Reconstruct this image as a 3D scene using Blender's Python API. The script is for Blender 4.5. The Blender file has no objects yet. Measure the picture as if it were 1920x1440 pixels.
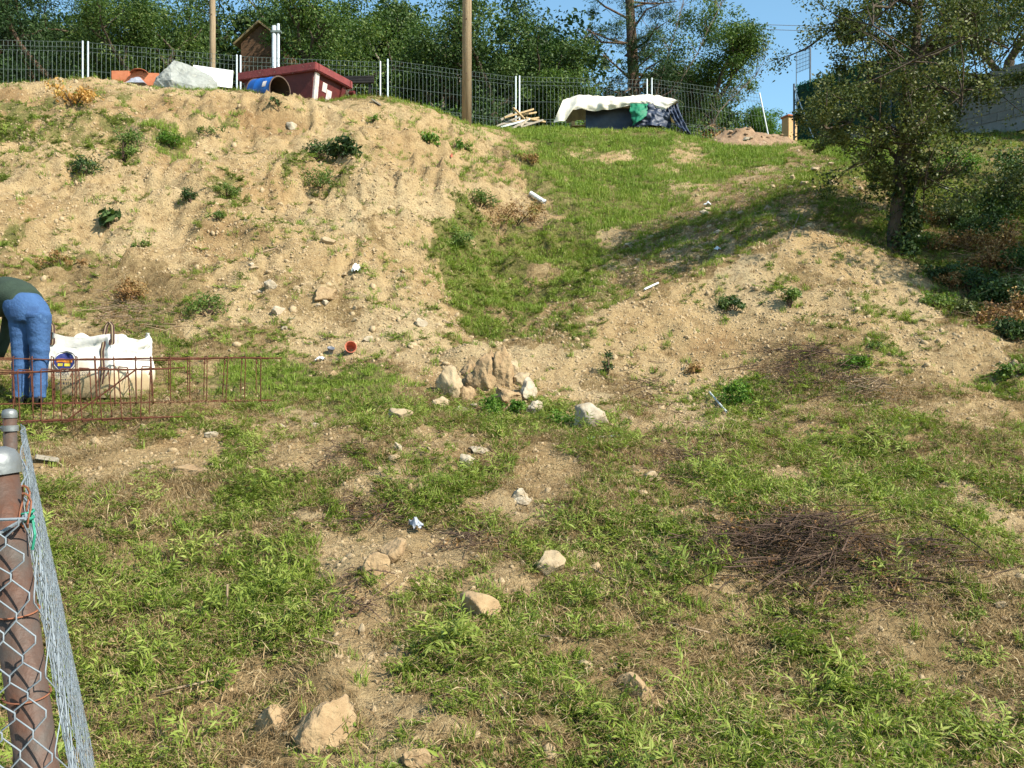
import bpy, bmesh, math, random
import numpy as np
from mathutils import Vector, Matrix, noise as mnoise

scene = bpy.context.scene
COL = scene.collection
R = math.radians

# ------------------------------------------------------------------ camera, sky, sun, exposure
F = 1870.0                      # focal length in photograph pixels (1920 wide)
cam_d = bpy.data.cameras.new("camera"); cam = bpy.data.objects.new("camera", cam_d); COL.objects.link(cam)
cam_d.sensor_width = 36.0; cam_d.lens = 36.0 * F / 1920.0
cam_d.clip_start = 0.05; cam_d.clip_end = 3000.0
cam.location = (0, 0, 0); cam.rotation_euler = (R(90), 0, 0)
scene.camera = cam

SUN_DIR = Vector((0.76, -0.52, 0.80)).normalized()      # towards the sun
world = bpy.data.worlds.new("World"); scene.world = world; world.use_nodes = True
wn = world.node_tree.nodes; wl = world.node_tree.links
sky = wn.new("ShaderNodeTexSky"); sky.sky_type = 'NISHITA'; sky.sun_disc = False
sky.sun_elevation = math.asin(SUN_DIR.z); sky.sun_rotation = math.atan2(SUN_DIR.x, SUN_DIR.y)
sky.air_density = 1.0; sky.dust_density = 0.6; sky.ozone_density = 0.7
wn["Background"].inputs[1].default_value = 0.125
tintn = wn.new("ShaderNodeMixRGB"); tintn.blend_type = 'MULTIPLY'; tintn.inputs[0].default_value = 1.0; tintn.inputs[2].default_value = (0.80, 1.03, 1.02, 1)   # clear Mediterranean air
wl.new(sky.outputs[0], tintn.inputs[1]); wl.new(tintn.outputs[0], wn["Background"].inputs[0])
sl = bpy.data.lights.new("sun", 'SUN'); sl.energy = 5.0; sl.angle = R(0.5); sl.color = (1.0, 0.93, 0.80)
so = bpy.data.objects.new("sun", sl); COL.objects.link(so)
so.rotation_euler = (-SUN_DIR).to_track_quat('-Z', 'Y').to_euler()
scene.view_settings.view_transform = 'Standard'; scene.view_settings.look = 'None'
scene.view_settings.gamma = 1.0; scene.view_settings.exposure = 0.86
try: scene.view_settings.use_curve_mapping = False
except Exception: pass
scene.cycles.max_bounces = 4; scene.cycles.diffuse_bounces = 2; scene.cycles.transmission_bounces = 3; scene.cycles.use_adaptive_sampling = True; scene.cycles.adaptive_threshold = 0.02

# ------------------------------------------------------------------ noise
def _h(i, j, s):
    n = (i.astype(np.int64) * 374761393 + j.astype(np.int64) * 668265263 + s * 974711) & 0x7fffffff
    n = ((n ^ (n >> 13)) * 1274126177) & 0x7fffffff
    n = ((n ^ (n >> 16)) * 2246822519) & 0x7fffffff
    return ((n >> 7) & 0xffff) / 65535.0
def vn(x, y, s=0):
    x = np.asarray(x, float); y = np.asarray(y, float)
    i = np.floor(x); j = np.floor(y); fx = x - i; fy = y - j
    fx = fx * fx * fx * (fx * (fx * 6 - 15) + 10); fy = fy * fy * fy * (fy * (fy * 6 - 15) + 10)
    a = _h(i, j, s); b = _h(i + 1, j, s); c = _h(i, j + 1, s); d = _h(i + 1, j + 1, s)
    return (a + (b - a) * fx) * (1 - fy) + (c + (d - c) * fx) * fy
def fbm(x, y, o=4, s=0, g=0.5):
    t = 0; a = 1; n = 0
    for k in range(o):
        c, q = math.cos(k * 0.7 + s), math.sin(k * 0.7 + s)
        t = t + a * (vn((c * x - q * y) * 2 ** k, (q * x + c * y) * 2 ** k, s + 17 * k) - 0.5) * 2; n += a; a *= g
    return t / n
def sstep(a, b, x):
    t = np.clip((np.asarray(x, float) - a) / (b - a), 0, 1); return t * t * (3 - 2 * t)

# ------------------------------------------------------------------ terrain: surveyed spot heights (photo pixel + distance in metres)
SURV = [
 # foreground slope
 (0,1440,4.15),(480,1440,4.15),(960,1440,4.1),(1440,1440,4.2),(1920,1440,4.3),
 (200,1200,5.2),(620,1200,5.15),(960,1200,5.2),(1500,1200,5.3),(1900,1200,5.4),
 (150,1000,6.6),(600,1000,6.5),(960,1010,6.4),(1300,1010,6.4),(1500,1050,6.2),(1850,1000,6.7),
 (200,860,8.0),(600,860,8.0),(900,860,8.0),(1250,880,7.7),(1600,860,8.1),(1900,840,8.5),
 (40,765,9.3),(250,770,9.3),(480,760,9.7),(700,760,9.5),(1000,770,9.9),(1110,800,9.2),(1300,800,9.2),
 (190,738,10.1),(600,690,11.0),(760,690,10.9),
 # spoil heap, left
 (0,640,10.9),(300,640,11.4),(0,520,12.2),(300,500,12.9),(150,420,13.7),(0,400,13.9),(450,560,12.3),
 (300,330,15.4),(100,300,15.6),(300,240,17.0),(0,230,17.0),(450,400,14.6),(450,300,16.4),(480,230,17.7),
 (0,162,18.4),(130,143,18.7),(215,147,18.9),(300,168,19.0),(430,176,19.2),(530,186,19.3),(600,198,19.4),(660,186,19.6),(710,184,19.8),
 (600,400,15.0),(600,300,16.8),(650,520,13.3),(600,600,12.2),(655,655,11.6),(800,600,12.5),(760,480,14.3),(720,380,15.8),(800,300,18.0),(740,260,18.0),
 (870,228,21.0),(830,360,16.6),(860,540,14.1),
 # valley and lawn
 (980,545,14.9),(920,470,16.2),(1050,470,16.8),(900,400,17.0),(1000,370,18.0),(1150,400,18.0),(1150,320,20.2),(1020,300,20.0),(1250,270,22.0),(960,250,21.8),
 (1000,243,22.6),(1130,245,23.2),(1250,248,23.2),(1320,268,23.0),(1320,330,19.8),
 # ramp: outer edge then inner strip
 (780,700,10.6),(900,674,11.4),(1050,624,12.0),(1200,570,12.6),(1350,508,13.3),(1430,472,13.7),(1510,440,14.1),
 (880,625,12.7),(1000,590,13.4),(1150,520,14.7),(1280,450,15.6),(1400,400,16.4),(1520,330,18.2),(1450,300,20.6),
 (1590,345,16.2),(1640,385,15.6),(1560,390,15.2),(1600,430,14.7),
 # ramp face
 (870,740,10.3),(1000,700,11.0),(1150,690,11.1),(1200,640,11.75),(1350,590,12.3),(1350,690,11.1),(1500,520,12.8),(1500,620,11.5),(1500,720,10.2),(1650,600,11.9),(1700,700,10.6),(1850,760,9.9),
 (1690,480,14.0),(1780,570,12.6),(1900,650,11.3),
 # right bank
 (1800,470,14.2),(1920,520,13.4),(1780,360,16.8),(1920,400,15.6),(1650,300,19.5),(1760,270,20.2),(1900,260,20.6),(1550,275,22.0),(1480,268,24.0),
]
pts = [((px - 960) / F * d, d, (720 - py) / F * d) for px, py, d in SURV]
pts += [(-16,4,-1.7),(-16,10,.4),(-16,14,3),(-16,18.5,5.6),(-16,26,6),(16,4,-1.5),(16,9,-.2),(16,14,1.9),(16,18,4.4),(16,22,5.9),(16,27,6.4),
        (-16,42,6.4),(0,42,6.6),(16,42,6.8),(-8,-5,-1.75),(8,-5,-1.75),(0,1.5,-1.68),(-3,2,-1.62),(3,2,-1.6),(-16,-5,-1.75),(16,-5,-1.75),
        (-10,22.4,5.85),(-6,23.5,5.9),(-2.5,24.5,5.9),(0,26,6.0),(3.5,27.5,6.2),(7.5,29,6.35),(11,25,6.1),(-10,30,6.1),(0,32,6.3),(10,33,6.5),
        (-8,20.6,5.8),(-4,21.4,5.82),(-1.2,22.6,5.8)]
pts = np.array(pts, float)
def _U(r2): return np.where(r2 > 1e-12, r2 * np.log(np.maximum(r2, 1e-12)) * 0.5, 0.0)
_n = len(pts)
_K = _U(((pts[:, None, :2] - pts[None, :, :2]) ** 2).sum(2)) + np.eye(_n) * 0.02
_P = np.c_[np.ones(_n), pts[:, :2]]
_A = np.block([[_K, _P], [_P.T, np.zeros((3, 3))]])
_w = np.linalg.solve(_A, np.r_[pts[:, 2], 0, 0, 0])
def H0(x, y):
    x = np.clip(np.asarray(x, float), -18, 18); y = np.clip(np.asarray(y, float), -6, 44)
    sh = x.shape; x = x.ravel(); y = y.ravel(); out = np.empty_like(x)
    for a in range(0, len(x), 20000):
        X = x[a:a + 20000]; Y = y[a:a + 20000]
        r2 = (X[:, None] - pts[None, :, 0]) ** 2 + (Y[:, None] - pts[None, :, 1]) ** 2
        out[a:a + 20000] = _U(r2) @ _w[:_n] + _w[_n] + _w[_n + 1] * X + _w[_n + 2] * Y
    return out.reshape(sh)
_cr = np.array([((px - 960) / F * d, d) for px, d in ((820, 10.9), (900, 11.4), (1050, 12.0), (1200, 12.6), (1350, 13.3), (1430, 13.7), (1510, 14.1))])
def crest(x, y):
    """the sharp outer edge of the ramp: raised lip, steep outer side, a slight trough behind"""
    best = np.full(x.shape, 9e9); sd = np.zeros(x.shape); al = np.zeros(x.shape); n = len(_cr) - 1
    for i in range(n):
        ax, ay = _cr[i]; bx, by = _cr[i + 1]; dx, dy = bx - ax, by - ay; L2 = dx * dx + dy * dy
        t = np.clip(((x - ax) * dx + (y - ay) * dy) / L2, 0, 1); ex = x - ax - t * dx; ey = y - ay - t * dy; d = np.hypot(ex, ey)
        k = d < best; best = np.where(k, d, best); sd = np.where(k, np.sign(dx * ey - dy * ex), sd); al = np.where(k, (i + t) / n, al)
    t = best * sd + .05 * fbm(x * 3, y * 3, 3, 71)
    amp = (.22 + .08 * fbm(x * 1.3, y * 1.3, 3, 72)) * sstep(0, .12, al) * (1 - .6 * sstep(.9, 1, al))
    return amp * np.where(t < 0, np.clip(1 + t / 1.5, 0, 1) ** 1.2, np.clip(1 - t / .40, 0, 1)) - .26 * sstep(.05, .25, al) * (1 - sstep(.8, 1, al)) * np.exp(-((t - .62) / .40) ** 2)
def detail(x, y, z):
    far = sstep(18, 24, y)
    face = sstep(0.5, 1.6, z) * (1 - sstep(4.9, 5.7, z)) * (1 - sstep(0.5, 2.5, x + (y - 15) * 0.1))   # left spoil heap
    wx = x + 0.25 * fbm(x * 0.9, y * 0.9, 3, 5)
    gul = 1 - np.abs(fbm(wx * 1.5 + 3, y * 0.5, 3, 11)) * 2.2
    d = 0.10 * fbm(x * 0.55, y * 0.55, 3, 1) + 0.06 * fbm(x * 1.7, y * 1.7, 3, 2) + 0.026 * fbm(x * 5, y * 5, 3, 3) + 0.016 * fbm(x * 14, y * 14, 2, 4)
    d = d - face * (0.13 * np.clip(gul, 0, 1) ** 2 - 0.05)
    terr = fbm(x * 0.8, y * 1.4, 4, 21)
    d = d + face * 0.15 * np.clip(terr * 5, -1, 1)
    fgm = 1 - sstep(8.5, 10.5, y); d = d + fgm * (.075 * fbm(x * 1.15 + 4, y * 1.15, 3, 91) + .03 * fbm(x * 3, y * 3, 2, 92))
    d = d + .10 * np.exp(-((x + .86 + .12 * fbm(x * 2, y * 2, 2, 95)) / .20) ** 2) * sstep(4.0, 4.4, y) * (1 - sstep(6.3, 6.8, y)) * (.6 + fbm(x * 2.5, y * 2.5, 2, 96)) + .15 * np.exp(-((x - 1.95) / .8) ** 2 - ((y - 6.45) / .5) ** 2)
    rface = sstep(0.8, 1.6, x + 0.1 * (11 - y)) * sstep(9.3, 10.5, y) * (1 - sstep(13.5, 15, y))
    d = d + rface * (0.03 * fbm(x * 6, y * 6, 3, 31) + 0.05 * fbm(x * 2.2 + y, y * 0.8, 3, 33))
    er = np.abs(fbm(x * 1.9 + 9, y * 1.2, 4, 81)); d = d + face * (.17 * np.clip(.30 - er, 0, .3) / .3 * (.5 + fbm(x * .5, y * .5, 2, 82)) - .02)
    return d * (1 - 0.6 * far) + crest(x, y)
def Hx(x, y):
    z = H0(x, y); return z + detail(np.asarray(x, float), np.asarray(y, float), z)
_hx = np.arange(-14, 14.01, .045); _hy = np.arange(1.5, 34.01, .05)
_hg = Hx(*np.meshgrid(_hx, _hy))
def H(x, y):
    """height of the ground, read from a fine survey grid (exact outside it)"""
    x = np.asarray(x, float); y = np.asarray(y, float)
    fx = np.clip((x - _hx[0]) / .045, 0, len(_hx) - 1.001); fy = np.clip((y - _hy[0]) / .05, 0, len(_hy) - 1.001)
    i = fx.astype(int); j = fy.astype(int); fx = fx - i; fy = fy - j
    return (_hg[j, i] * (1 - fx) + _hg[j, i + 1] * fx) * (1 - fy) + (_hg[j + 1, i] * (1 - fx) + _hg[j + 1, i + 1] * fx) * fy
def W(px, py, d): return Vector(((px - 960) / F * d, d, (720 - py) / F * d))
_ds = np.linspace(3.0, 34.0, 900)
def P(px, py):
    """ground point seen at a photograph pixel"""
    X = (px - 960) / F * _ds; Z = (720 - py) / F * _ds
    g = H(X, _ds) - Z
    k = np.nonzero(g > 0)[0]
    if len(k) == 0 or k[0] == 0: d = 30.0 if len(k) == 0 else 3.0
    else:
        i = k[0]; d = _ds[i - 1] + (_ds[i] - _ds[i - 1]) * (-g[i - 1]) / (g[i] - g[i - 1])
    x = (px - 960) / F * d
    return Vector((x, d, float(H(np.array([x]), np.array([d]))[0])))
def hz(x, y): return float(H(np.array([x]), np.array([y]))[0])

# ------------------------------------------------------------------ materials
MATS = {}
def nt(name):
    m = bpy.data.materials.new(name); m.use_nodes = True; t = m.node_tree
    MATS[name] = m
    return m, t, t.nodes, t.links, t.nodes["Principled BSDF"]
def ramp(nodes, stops):
    r = nodes.new("ShaderNodeValToRGB"); e = r.color_ramp.elements
    while len(e) > 1: e.remove(e[0])
    e[0].position = stops[0][0]; e[0].color = (*stops[0][1], 1)
    for p, c in stops[1:]:
        k = e.new(p); k.color = (*c, 1)
    return r
def mat(name, c1, c2=None, scale=6.0, rough=0.7, metal=0.0, bump=0.0, bscale=None, detail=6, c3=None, stretch=None, spec=0.3):
    if name in MATS: return MATS[name]
    m, t, N, L, b = nt(name)
    b.inputs["Roughness"].default_value = rough; b.inputs["Metallic"].default_value = metal
    b.inputs["Specular IOR Level"].default_value = spec
    tc = N.new("ShaderNodeTexCoord"); mp = N.new("ShaderNodeMapping")
    if stretch: mp.inputs["Scale"].default_value = stretch
    L.new(tc.outputs["Object"], mp.inputs[0])
    c2 = c2 or tuple(v * 0.75 for v in c1)
    n = N.new("ShaderNodeTexNoise"); n.inputs["Scale"].default_value = scale; n.inputs["Detail"].default_value = detail
    n.inputs["Roughness"].default_value = 0.65
    L.new(mp.outputs[0], n.inputs["Vector"])
    st = [(0.32, c1), (0.62, c2)] + ([(0.72, c3)] if c3 else [])
    r = ramp(N, st); L.new(n.outputs[0], r.inputs[0]); L.new(r.outputs[0], b.inputs["Base Color"])
    if bump:
        n2 = N.new("ShaderNodeTexNoise"); n2.inputs["Scale"].default_value = bscale or scale * 4; n2.inputs["Detail"].default_value = 5
        L.new(mp.outputs[0], n2.inputs["Vector"])
        bp = N.new("ShaderNodeBump"); bp.inputs["Strength"].default_value = bump; bp.inputs["Distance"].default_value = 0.02
        L.new(n2.outputs[0], bp.inputs["Height"]); L.new(bp.outputs[0], b.inputs["Normal"])
    return m
def leafmat(name, stops, trans=0.35, inst=False, rough=0.55):
    """foliage: colour by each leaf's own tone (and each plant's tint), light passing through"""
    m, t, N, L, b = nt(name)
    a = N.new("ShaderNodeAttribute"); a.attribute_name = "tone"
    val = a.outputs["Fac"]
    if inst:
        a2 = N.new("ShaderNodeAttribute"); a2.attribute_name = "tint"; a2.attribute_type = 'INSTANCER'
        mx = N.new("ShaderNodeMath"); mx.operation = 'MULTIPLY_ADD'; mx.inputs[1].default_value = 0.42
        m2 = N.new("ShaderNodeMath"); m2.operation = 'MULTIPLY'; m2.inputs[1].default_value = 0.58
        L.new(a2.outputs["Fac"], m2.inputs[0]); L.new(a.outputs["Fac"], mx.inputs[0]); L.new(m2.outputs[0], mx.inputs[2])
        val = mx.outputs[0]
    r = ramp(N, stops); L.new(val, r.inputs[0]); L.new(r.outputs[0], b.inputs["Base Color"])
    b.inputs["Roughness"].default_value = rough; b.inputs["Specular IOR Level"].default_value = 0.25
    tr = N.new("ShaderNodeBsdfTranslucent"); mixc = N.new("ShaderNodeMixRGB"); mixc.blend_type = 'MULTIPLY'; mixc.inputs[0].default_value = 1
    mixc.inputs[2].default_value = (1.0, 1.15, 0.5, 1); L.new(r.outputs[0], mixc.inputs[1]); L.new(mixc.outputs[0], tr.inputs[0])
    ms = N.new("ShaderNodeMixShader"); ms.inputs[0].default_value = trans
    L.new(b.outputs[0], ms.inputs[1]); L.new(tr.outputs[0], ms.inputs[2]); L.new(ms.outputs[0], N["Material Output"].inputs[0])
    return m

# ------------------------------------------------------------------ mesh helpers
class MB:
    def __init__(s): s.v = []; s.f = []
    def add(s, vs, fs):
        o = len(s.v); s.v += [tuple(v) for v in vs]; s.f += [tuple(i + o for i in f) for f in fs]; return s
    def box(s, c, sz, rot=None, taper=None):
        x, y, z = [a / 2 for a in sz]; tx, ty = taper or (1, 1)
        vs = [(-x*tx,-y*ty,-z),(x*tx,-y*ty,-z),(x*tx,y*ty,-z),(-x*tx,y*ty,-z),(-x,-y,z),(x,-y,z),(x,y,z),(-x,y,z)]
        M_ = rot.to_3x3() if rot is not None else Matrix.Identity(3)
        c = Vector(c)
        return s.add([M_ @ Vector(v) + c for v in vs], [(3,2,1,0),(4,5,6,7),(0,1,5,4),(1,2,6,5),(2,3,7,6),(3,0,4,7)])
    def tube(s, path, r, n=8, cap=True, flat=None):
        path = [Vector(p) for p in path]; m = len(path)
        rr = r if isinstance(r, (list, tuple)) else [r] * m
        vs = []; prev = None
        for i, p in enumerate(path):
            t = (path[min(i + 1, m - 1)] - path[max(i - 1, 0)]).normalized()
            if prev is None:
                u = t.cross(Vector((0, 0, 1)))
                if u.length < 1e-3: u = t.cross(Vector((1, 0, 0)))
            else: u = prev - t * prev.dot(t)
            u.normalize(); prev = u; w = t.cross(u)
            for k in range(n):
                a = 2 * math.pi * k / n
                vs.append(p + (u * math.cos(a) + w * math.sin(a) * (flat or 1)) * rr[i])
        fs = []
        for i in range(m - 1):
            for k in range(n):
                a = i * n + k; b = i * n + (k + 1) % n
                fs.append((a, b, b + n, a + n))
        if cap: fs += [tuple(range(n))[::-1], tuple(range((m - 1) * n, m * n))]
        return s.add(vs, fs)
    def lathe(s, prof, n=24, c=(0, 0, 0), M_=None):
        vs = []; c = Vector(c); m = len(prof)
        for r_, z in prof:
            for k in range(n):
                a = 2 * math.pi * k / n; v = Vector((r_ * math.cos(a), r_ * math.sin(a), z))
                vs.append((M_ @ v if M_ is not None else v) + c)
        fs = [(i*n+k, i*n+(k+1) % n, (i+1)*n+(k+1) % n, (i+1)*n+k) for i in range(m - 1) for k in range(n)]
        return s.add(vs, fs)
    def grid(s, fn, nu, nv):
        vs = [fn(i / nu, j / nv) for j in range(nv + 1) for i in range(nu + 1)]
        fs = [(j*(nu+1)+i, j*(nu+1)+i+1, (j+1)*(nu+1)+i+1, (j+1)*(nu+1)+i) for j in range(nv) for i in range(nu)]
        return s.add(vs, fs)
    def build(s, name, m, parent=None, smooth=False, bevel=0.0, loc=None):
        me = bpy.data.meshes.new(name); me.from_pydata([tuple(v) for v in s.v], [], s.f); me.update()
        if bevel:
            bm = bmesh.new(); bm.from_mesh(me)
            bmesh.ops.bevel(bm, geom=bm.edges[:], offset=bevel, segments=2, affect='EDGES', clamp_overlap=True)
            bm.to_mesh(me); bm.free()
        if smooth: me.polygons.foreach_set("use_smooth", [True] * len(me.polygons))
        return mesh_obj(name, me, m, parent, loc)
def mesh_obj(name, me, m, parent=None, loc=None):
    if m is not None:
        me.materials.clear(); me.materials.append(MATS[m] if isinstance(m, str) else m)
    o = bpy.data.objects.new(name, me); COL.objects.link(o); o.parent = parent
    if loc is not None: o.location = loc
    return o
def tag(o, label=None, cat=None, group=None, kind=None):
    for k, v in (("label", label), ("category", cat), ("group", group), ("kind", kind)):
        if v: o[k] = v
    return o
def thing(name, label, cat, loc=(0, 0, 0), rz=0.0, group=None, rot=None):
    o = bpy.data.objects.new(name, None); COL.objects.link(o); o.empty_display_size = 0.2
    o.location = loc; o.rotation_euler = rot or (0, 0, rz)
    return tag(o, label, cat, group)
def npmesh(name, v, f, attrs=None, smooth=False):
    """fast mesh from arrays; f is (n,k)"""
    me = bpy.data.meshes.new(name); k = f.shape[1]
    me.vertices.add(len(v)); me.vertices.foreach_set("co", np.ascontiguousarray(v, np.float32).ravel())
    me.loops.add(f.size); me.loops.foreach_set("vertex_index", np.ascontiguousarray(f, np.int32).ravel())
    me.polygons.add(len(f)); me.polygons.foreach_set("loop_start", np.arange(0, f.size, k, dtype=np.int32))
    me.polygons.foreach_set("loop_total", np.full(len(f), k, np.int32))
    if smooth: me.polygons.foreach_set("use_smooth", np.ones(len(f), bool))
    for a, val in (attrs or {}).items():
        at = me.attributes.new(a, 'FLOAT', 'POINT'); at.data.foreach_set("value", np.ascontiguousarray(val, np.float32))
    me.update(calc_edges=True)
    return me
# ------------------------------------------------------------------ ground cover: surveyed zones and patches, in plan
def poly(pp): return np.array([tuple(P(*q))[:2] for q in pp])
def inside(pg, x, y):
    r = np.zeros(x.shape, bool); n = len(pg)
    for i in range(n):
        x1, y1 = pg[i]; x2, y2 = pg[(i + 1) % n]
        c = ((y1 > y) != (y2 > y)) & (x < (x2 - x1) * (y - y1) / (y2 - y1 + 1e-12) + x1)
        r ^= c
    return r
#        zone outline (photo pixels, turned into plan points)                                    green dry  lush stones litter
ZONES = [
 ([(-260,125),(130,143),(430,176),(700,185),(790,215),(870,330),(880,420),(840,480),(860,560),(900,600),(760,660),(560,650),(380,640),(270,600),(110,560),(-260,560)], .10,.20,.02,.9,.10),
 ([(-260,470),(200,470),(430,560),(540,620),(500,690),(300,700),(-260,720)], .26,.55,0,.3,.5),
 ([(850,340),(1000,400),(1160,440),(1200,490),(1080,570),(930,640),(850,600),(820,470)], .95,.35,.4,.1,.7),
 ([(700,187),(870,229),(1000,240),(1040,420),(900,370),(830,310)], .14,.35,.20,.25,.2),
 ([(950,240),(1300,245),(1500,275),(1430,320),(1250,430),(1150,445),(1020,415),(980,320)], .10,.12,.85,.15,.2),
 ([(860,650),(1150,480),(1420,315),(1560,300),(1660,380),(1500,425),(1200,553),(960,648)], .50,.60,.1,.9,.58),
 ([(960,650),(1500,430),(1690,480),(1800,600),(1990,680),(1990,760),(1500,780),(1200,810),(1000,770),(840,745)], .10,.13,0,.8,.05),
 ([(1690,265),(2200,215),(2200,700),(1920,640),(1770,565),(1700,490)], .95,.95,.05,.2,.9),
 ([(1500,270),(1700,260),(1690,330),(1560,300)], .2,.1,.8,.1,.2),
 ([(380,690),(620,680),(800,690),(760,760),(560,790),(400,770)], .15,.1,.95,.1,.2),
 ([(1440,640),(1650,640),(1990,690),(1990,790),(1400,790)], .34,.5,.05,.5,.4),
]
ZP = [(poly(z[0]), z[1:]) for z in ZONES]
FG = (.46, .72, .10, .35, .75)           # everything nearer
#   px, py, rx, ry, kind, strength  : bare ground, green weeds, dry brown stuff, lush grass
PATCH = [
 (690,1055,120,56,'b',1),(650,1210,80,110,'b',1),(610,1350,140,80,'b',1),(500,1370,60,60,'b',.8),(890,1130,75,36,'b',1),(1200,1290,55,34,'b',1),
 (230,862,160,32,'b',1),(330,885,70,18,'b',1),(160,815,120,16,'b',.9),(1085,895,65,38,'b',1),(1020,965,95,40,'b',.95),(890,850,90,34,'b',.9),(240,1335,55,28,'b',.9),
 (1460,885,75,24,'b',1),(1285,925,60,40,'b',.8),(1840,955,75,32,'b',.9),(1880,1095,45,35,'b',.9),(820,1405,170,40,'b',.8),(745,885,90,42,'b',.85),
 (590,815,110,36,'b',.8),(500,800,90,28,'b',.8),(640,960,60,24,'b',.7),(1600,1180,60,22,'b',.6),(1380,1130,60,22,'b',.6),(1290,1050,40,18,'b',.5),(1120,1240,40,16,'b',.5),
 (1600,880,120,14,'b',.7),(1750,870,80,18,'b',.5),(1100,1085,40,18,'b',.7),(560,1265,60,30,'b',.5),(430,1050,30,18,'b',.5),(300,1120,28,14,'b',.4),(1340,780,80,30,'b',.7),(1600,800,70,24,'b',.8),(1850,790,80,30,'b',.8),
 (830,690,60,40,'b',.9),(950,720,70,50,'b',1),(1550,1330,50,18,'b',.5),(1780,1330,40,14,'b',.4),(1700,1080,40,20,'b',.4),
 # foreground lush clumps
 (1250,1370,330,80,'g',1),(900,1390,180,45,'g',.6),(520,930,220,60,'g',.9),(820,940,160,55,'g',.9),(540,1140,90,70,'g',1),(1500,920,150,34,'g',1),(1750,900,110,40,'g',.9),
 (1780,1020,110,60,'g',.6),(1350,1130,140,60,'g',.7),(1640,1130,140,60,'g',.6),(940,770,110,36,'g',1),(1100,830,80,40,'g',.9),(1380,745,60,70,'g',1),(1830,710,80,30,'g',.9),(440,850,70,22,'g',.8),
 (1560,640,50,30,'g',.6),(1180,1000,40,40,'g',.8),(300,1180,200,100,'g',.3),(1800,1330,140,90,'g',.4),(430,1370,60,70,'g',.8),(1000,800,70,30,'g',.8),(1420,960,80,40,'g',.8),
 (330,610,110,50,'g',.5),(330,650,60,30,'l',.5),(650,690,90,25,'g',.6),(760,660,60,22,'g',.5),
 # dry swathes
 (1500,1040,250,65,'d',.75),(250,960,200,60,'d',.7),(1280,850,110,32,'d',.8),(1540,690,150,55,'d',.8),(1640,750,110,36,'d',.9),(1220,745,60,28,'d',.9),(650,950,140,26,'d',.9),(880,1010,120,22,'d',.9),
 (780,1180,130,60,'d',.6),(1200,1190,170,50,'d',.6),(300,1080,180,60,'d',.5),(1750,1220,150,60,'d',.6),(900,1060,110,30,'d',.6),(240,520,190,45,'d',.8),(210,1240,90,60,'d',.5),(460,1010,140,40,'d',.5),
 # heap vegetation; upper-left green patches stand in for cast shadow streaks
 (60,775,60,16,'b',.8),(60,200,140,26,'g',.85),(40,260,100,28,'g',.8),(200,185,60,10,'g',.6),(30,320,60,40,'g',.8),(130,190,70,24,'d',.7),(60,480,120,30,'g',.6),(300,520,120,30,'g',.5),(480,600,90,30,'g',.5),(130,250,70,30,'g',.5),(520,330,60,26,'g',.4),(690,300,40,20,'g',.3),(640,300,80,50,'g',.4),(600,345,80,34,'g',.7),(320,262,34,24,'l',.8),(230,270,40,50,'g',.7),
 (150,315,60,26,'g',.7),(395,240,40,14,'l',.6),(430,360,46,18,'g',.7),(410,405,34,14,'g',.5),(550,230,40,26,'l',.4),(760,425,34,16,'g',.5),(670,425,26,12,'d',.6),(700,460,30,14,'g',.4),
 (550,420,70,40,'g',.22),(480,440,60,40,'g',.25),(560,540,90,40,'d',.35),(620,560,60,30,'d',.4),(740,560,60,30,'g',.25),(880,390,60,40,'g',.7),(870,440,40,60,'g',.8),(960,420,70,40,'d',.8),(990,300,50,26,'d',.8),(1190,275,50,16,'d',.7),
 (1150,292,20,14,'b',.9),(1285,295,24,22,'b',.8),(1160,435,45,18,'b',.9),(1050,425,26,14,'b',.9),(1270,360,60,26,'b',.5),
 (1370,565,60,26,'g',.7),(1470,555,36,40,'g',.7),(1420,500,60,26,'g',.35),(1560,520,70,24,'d',.5),(1600,560,90,40,'g',.25),(1700,600,70,40,'g',.4),(1480,405,90,24,'g',.35),(1300,470,120,40,'g',.25),(1540,405,60,16,'g',.4),
 (1100,690,40,18,'d',.3),(1650,690,70,30,'g',.5),(1480,660,90,40,'d',.8),(1570,700,110,50,'g',.5),(1700,690,90,40,'g',.5),
]
def mkpatch(px, py, rx, ry):
    a = P(px, py + ry); b = P(px, py - ry); c = (a + b) / 2; d = P(px, py)
    ax = Vector((a.x - b.x, a.y - b.y)); L_ = max(ax.length / 2, 0.06)
    u = ax.normalized() if ax.length > 1e-4 else Vector((0, 1))
    return (c.x, c.y, u.x, u.y, L_, max(rx * d.y / F, .05))
PW = [(mkpatch(*p[:4]), p[4], p[5]) for p in PATCH]
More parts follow.
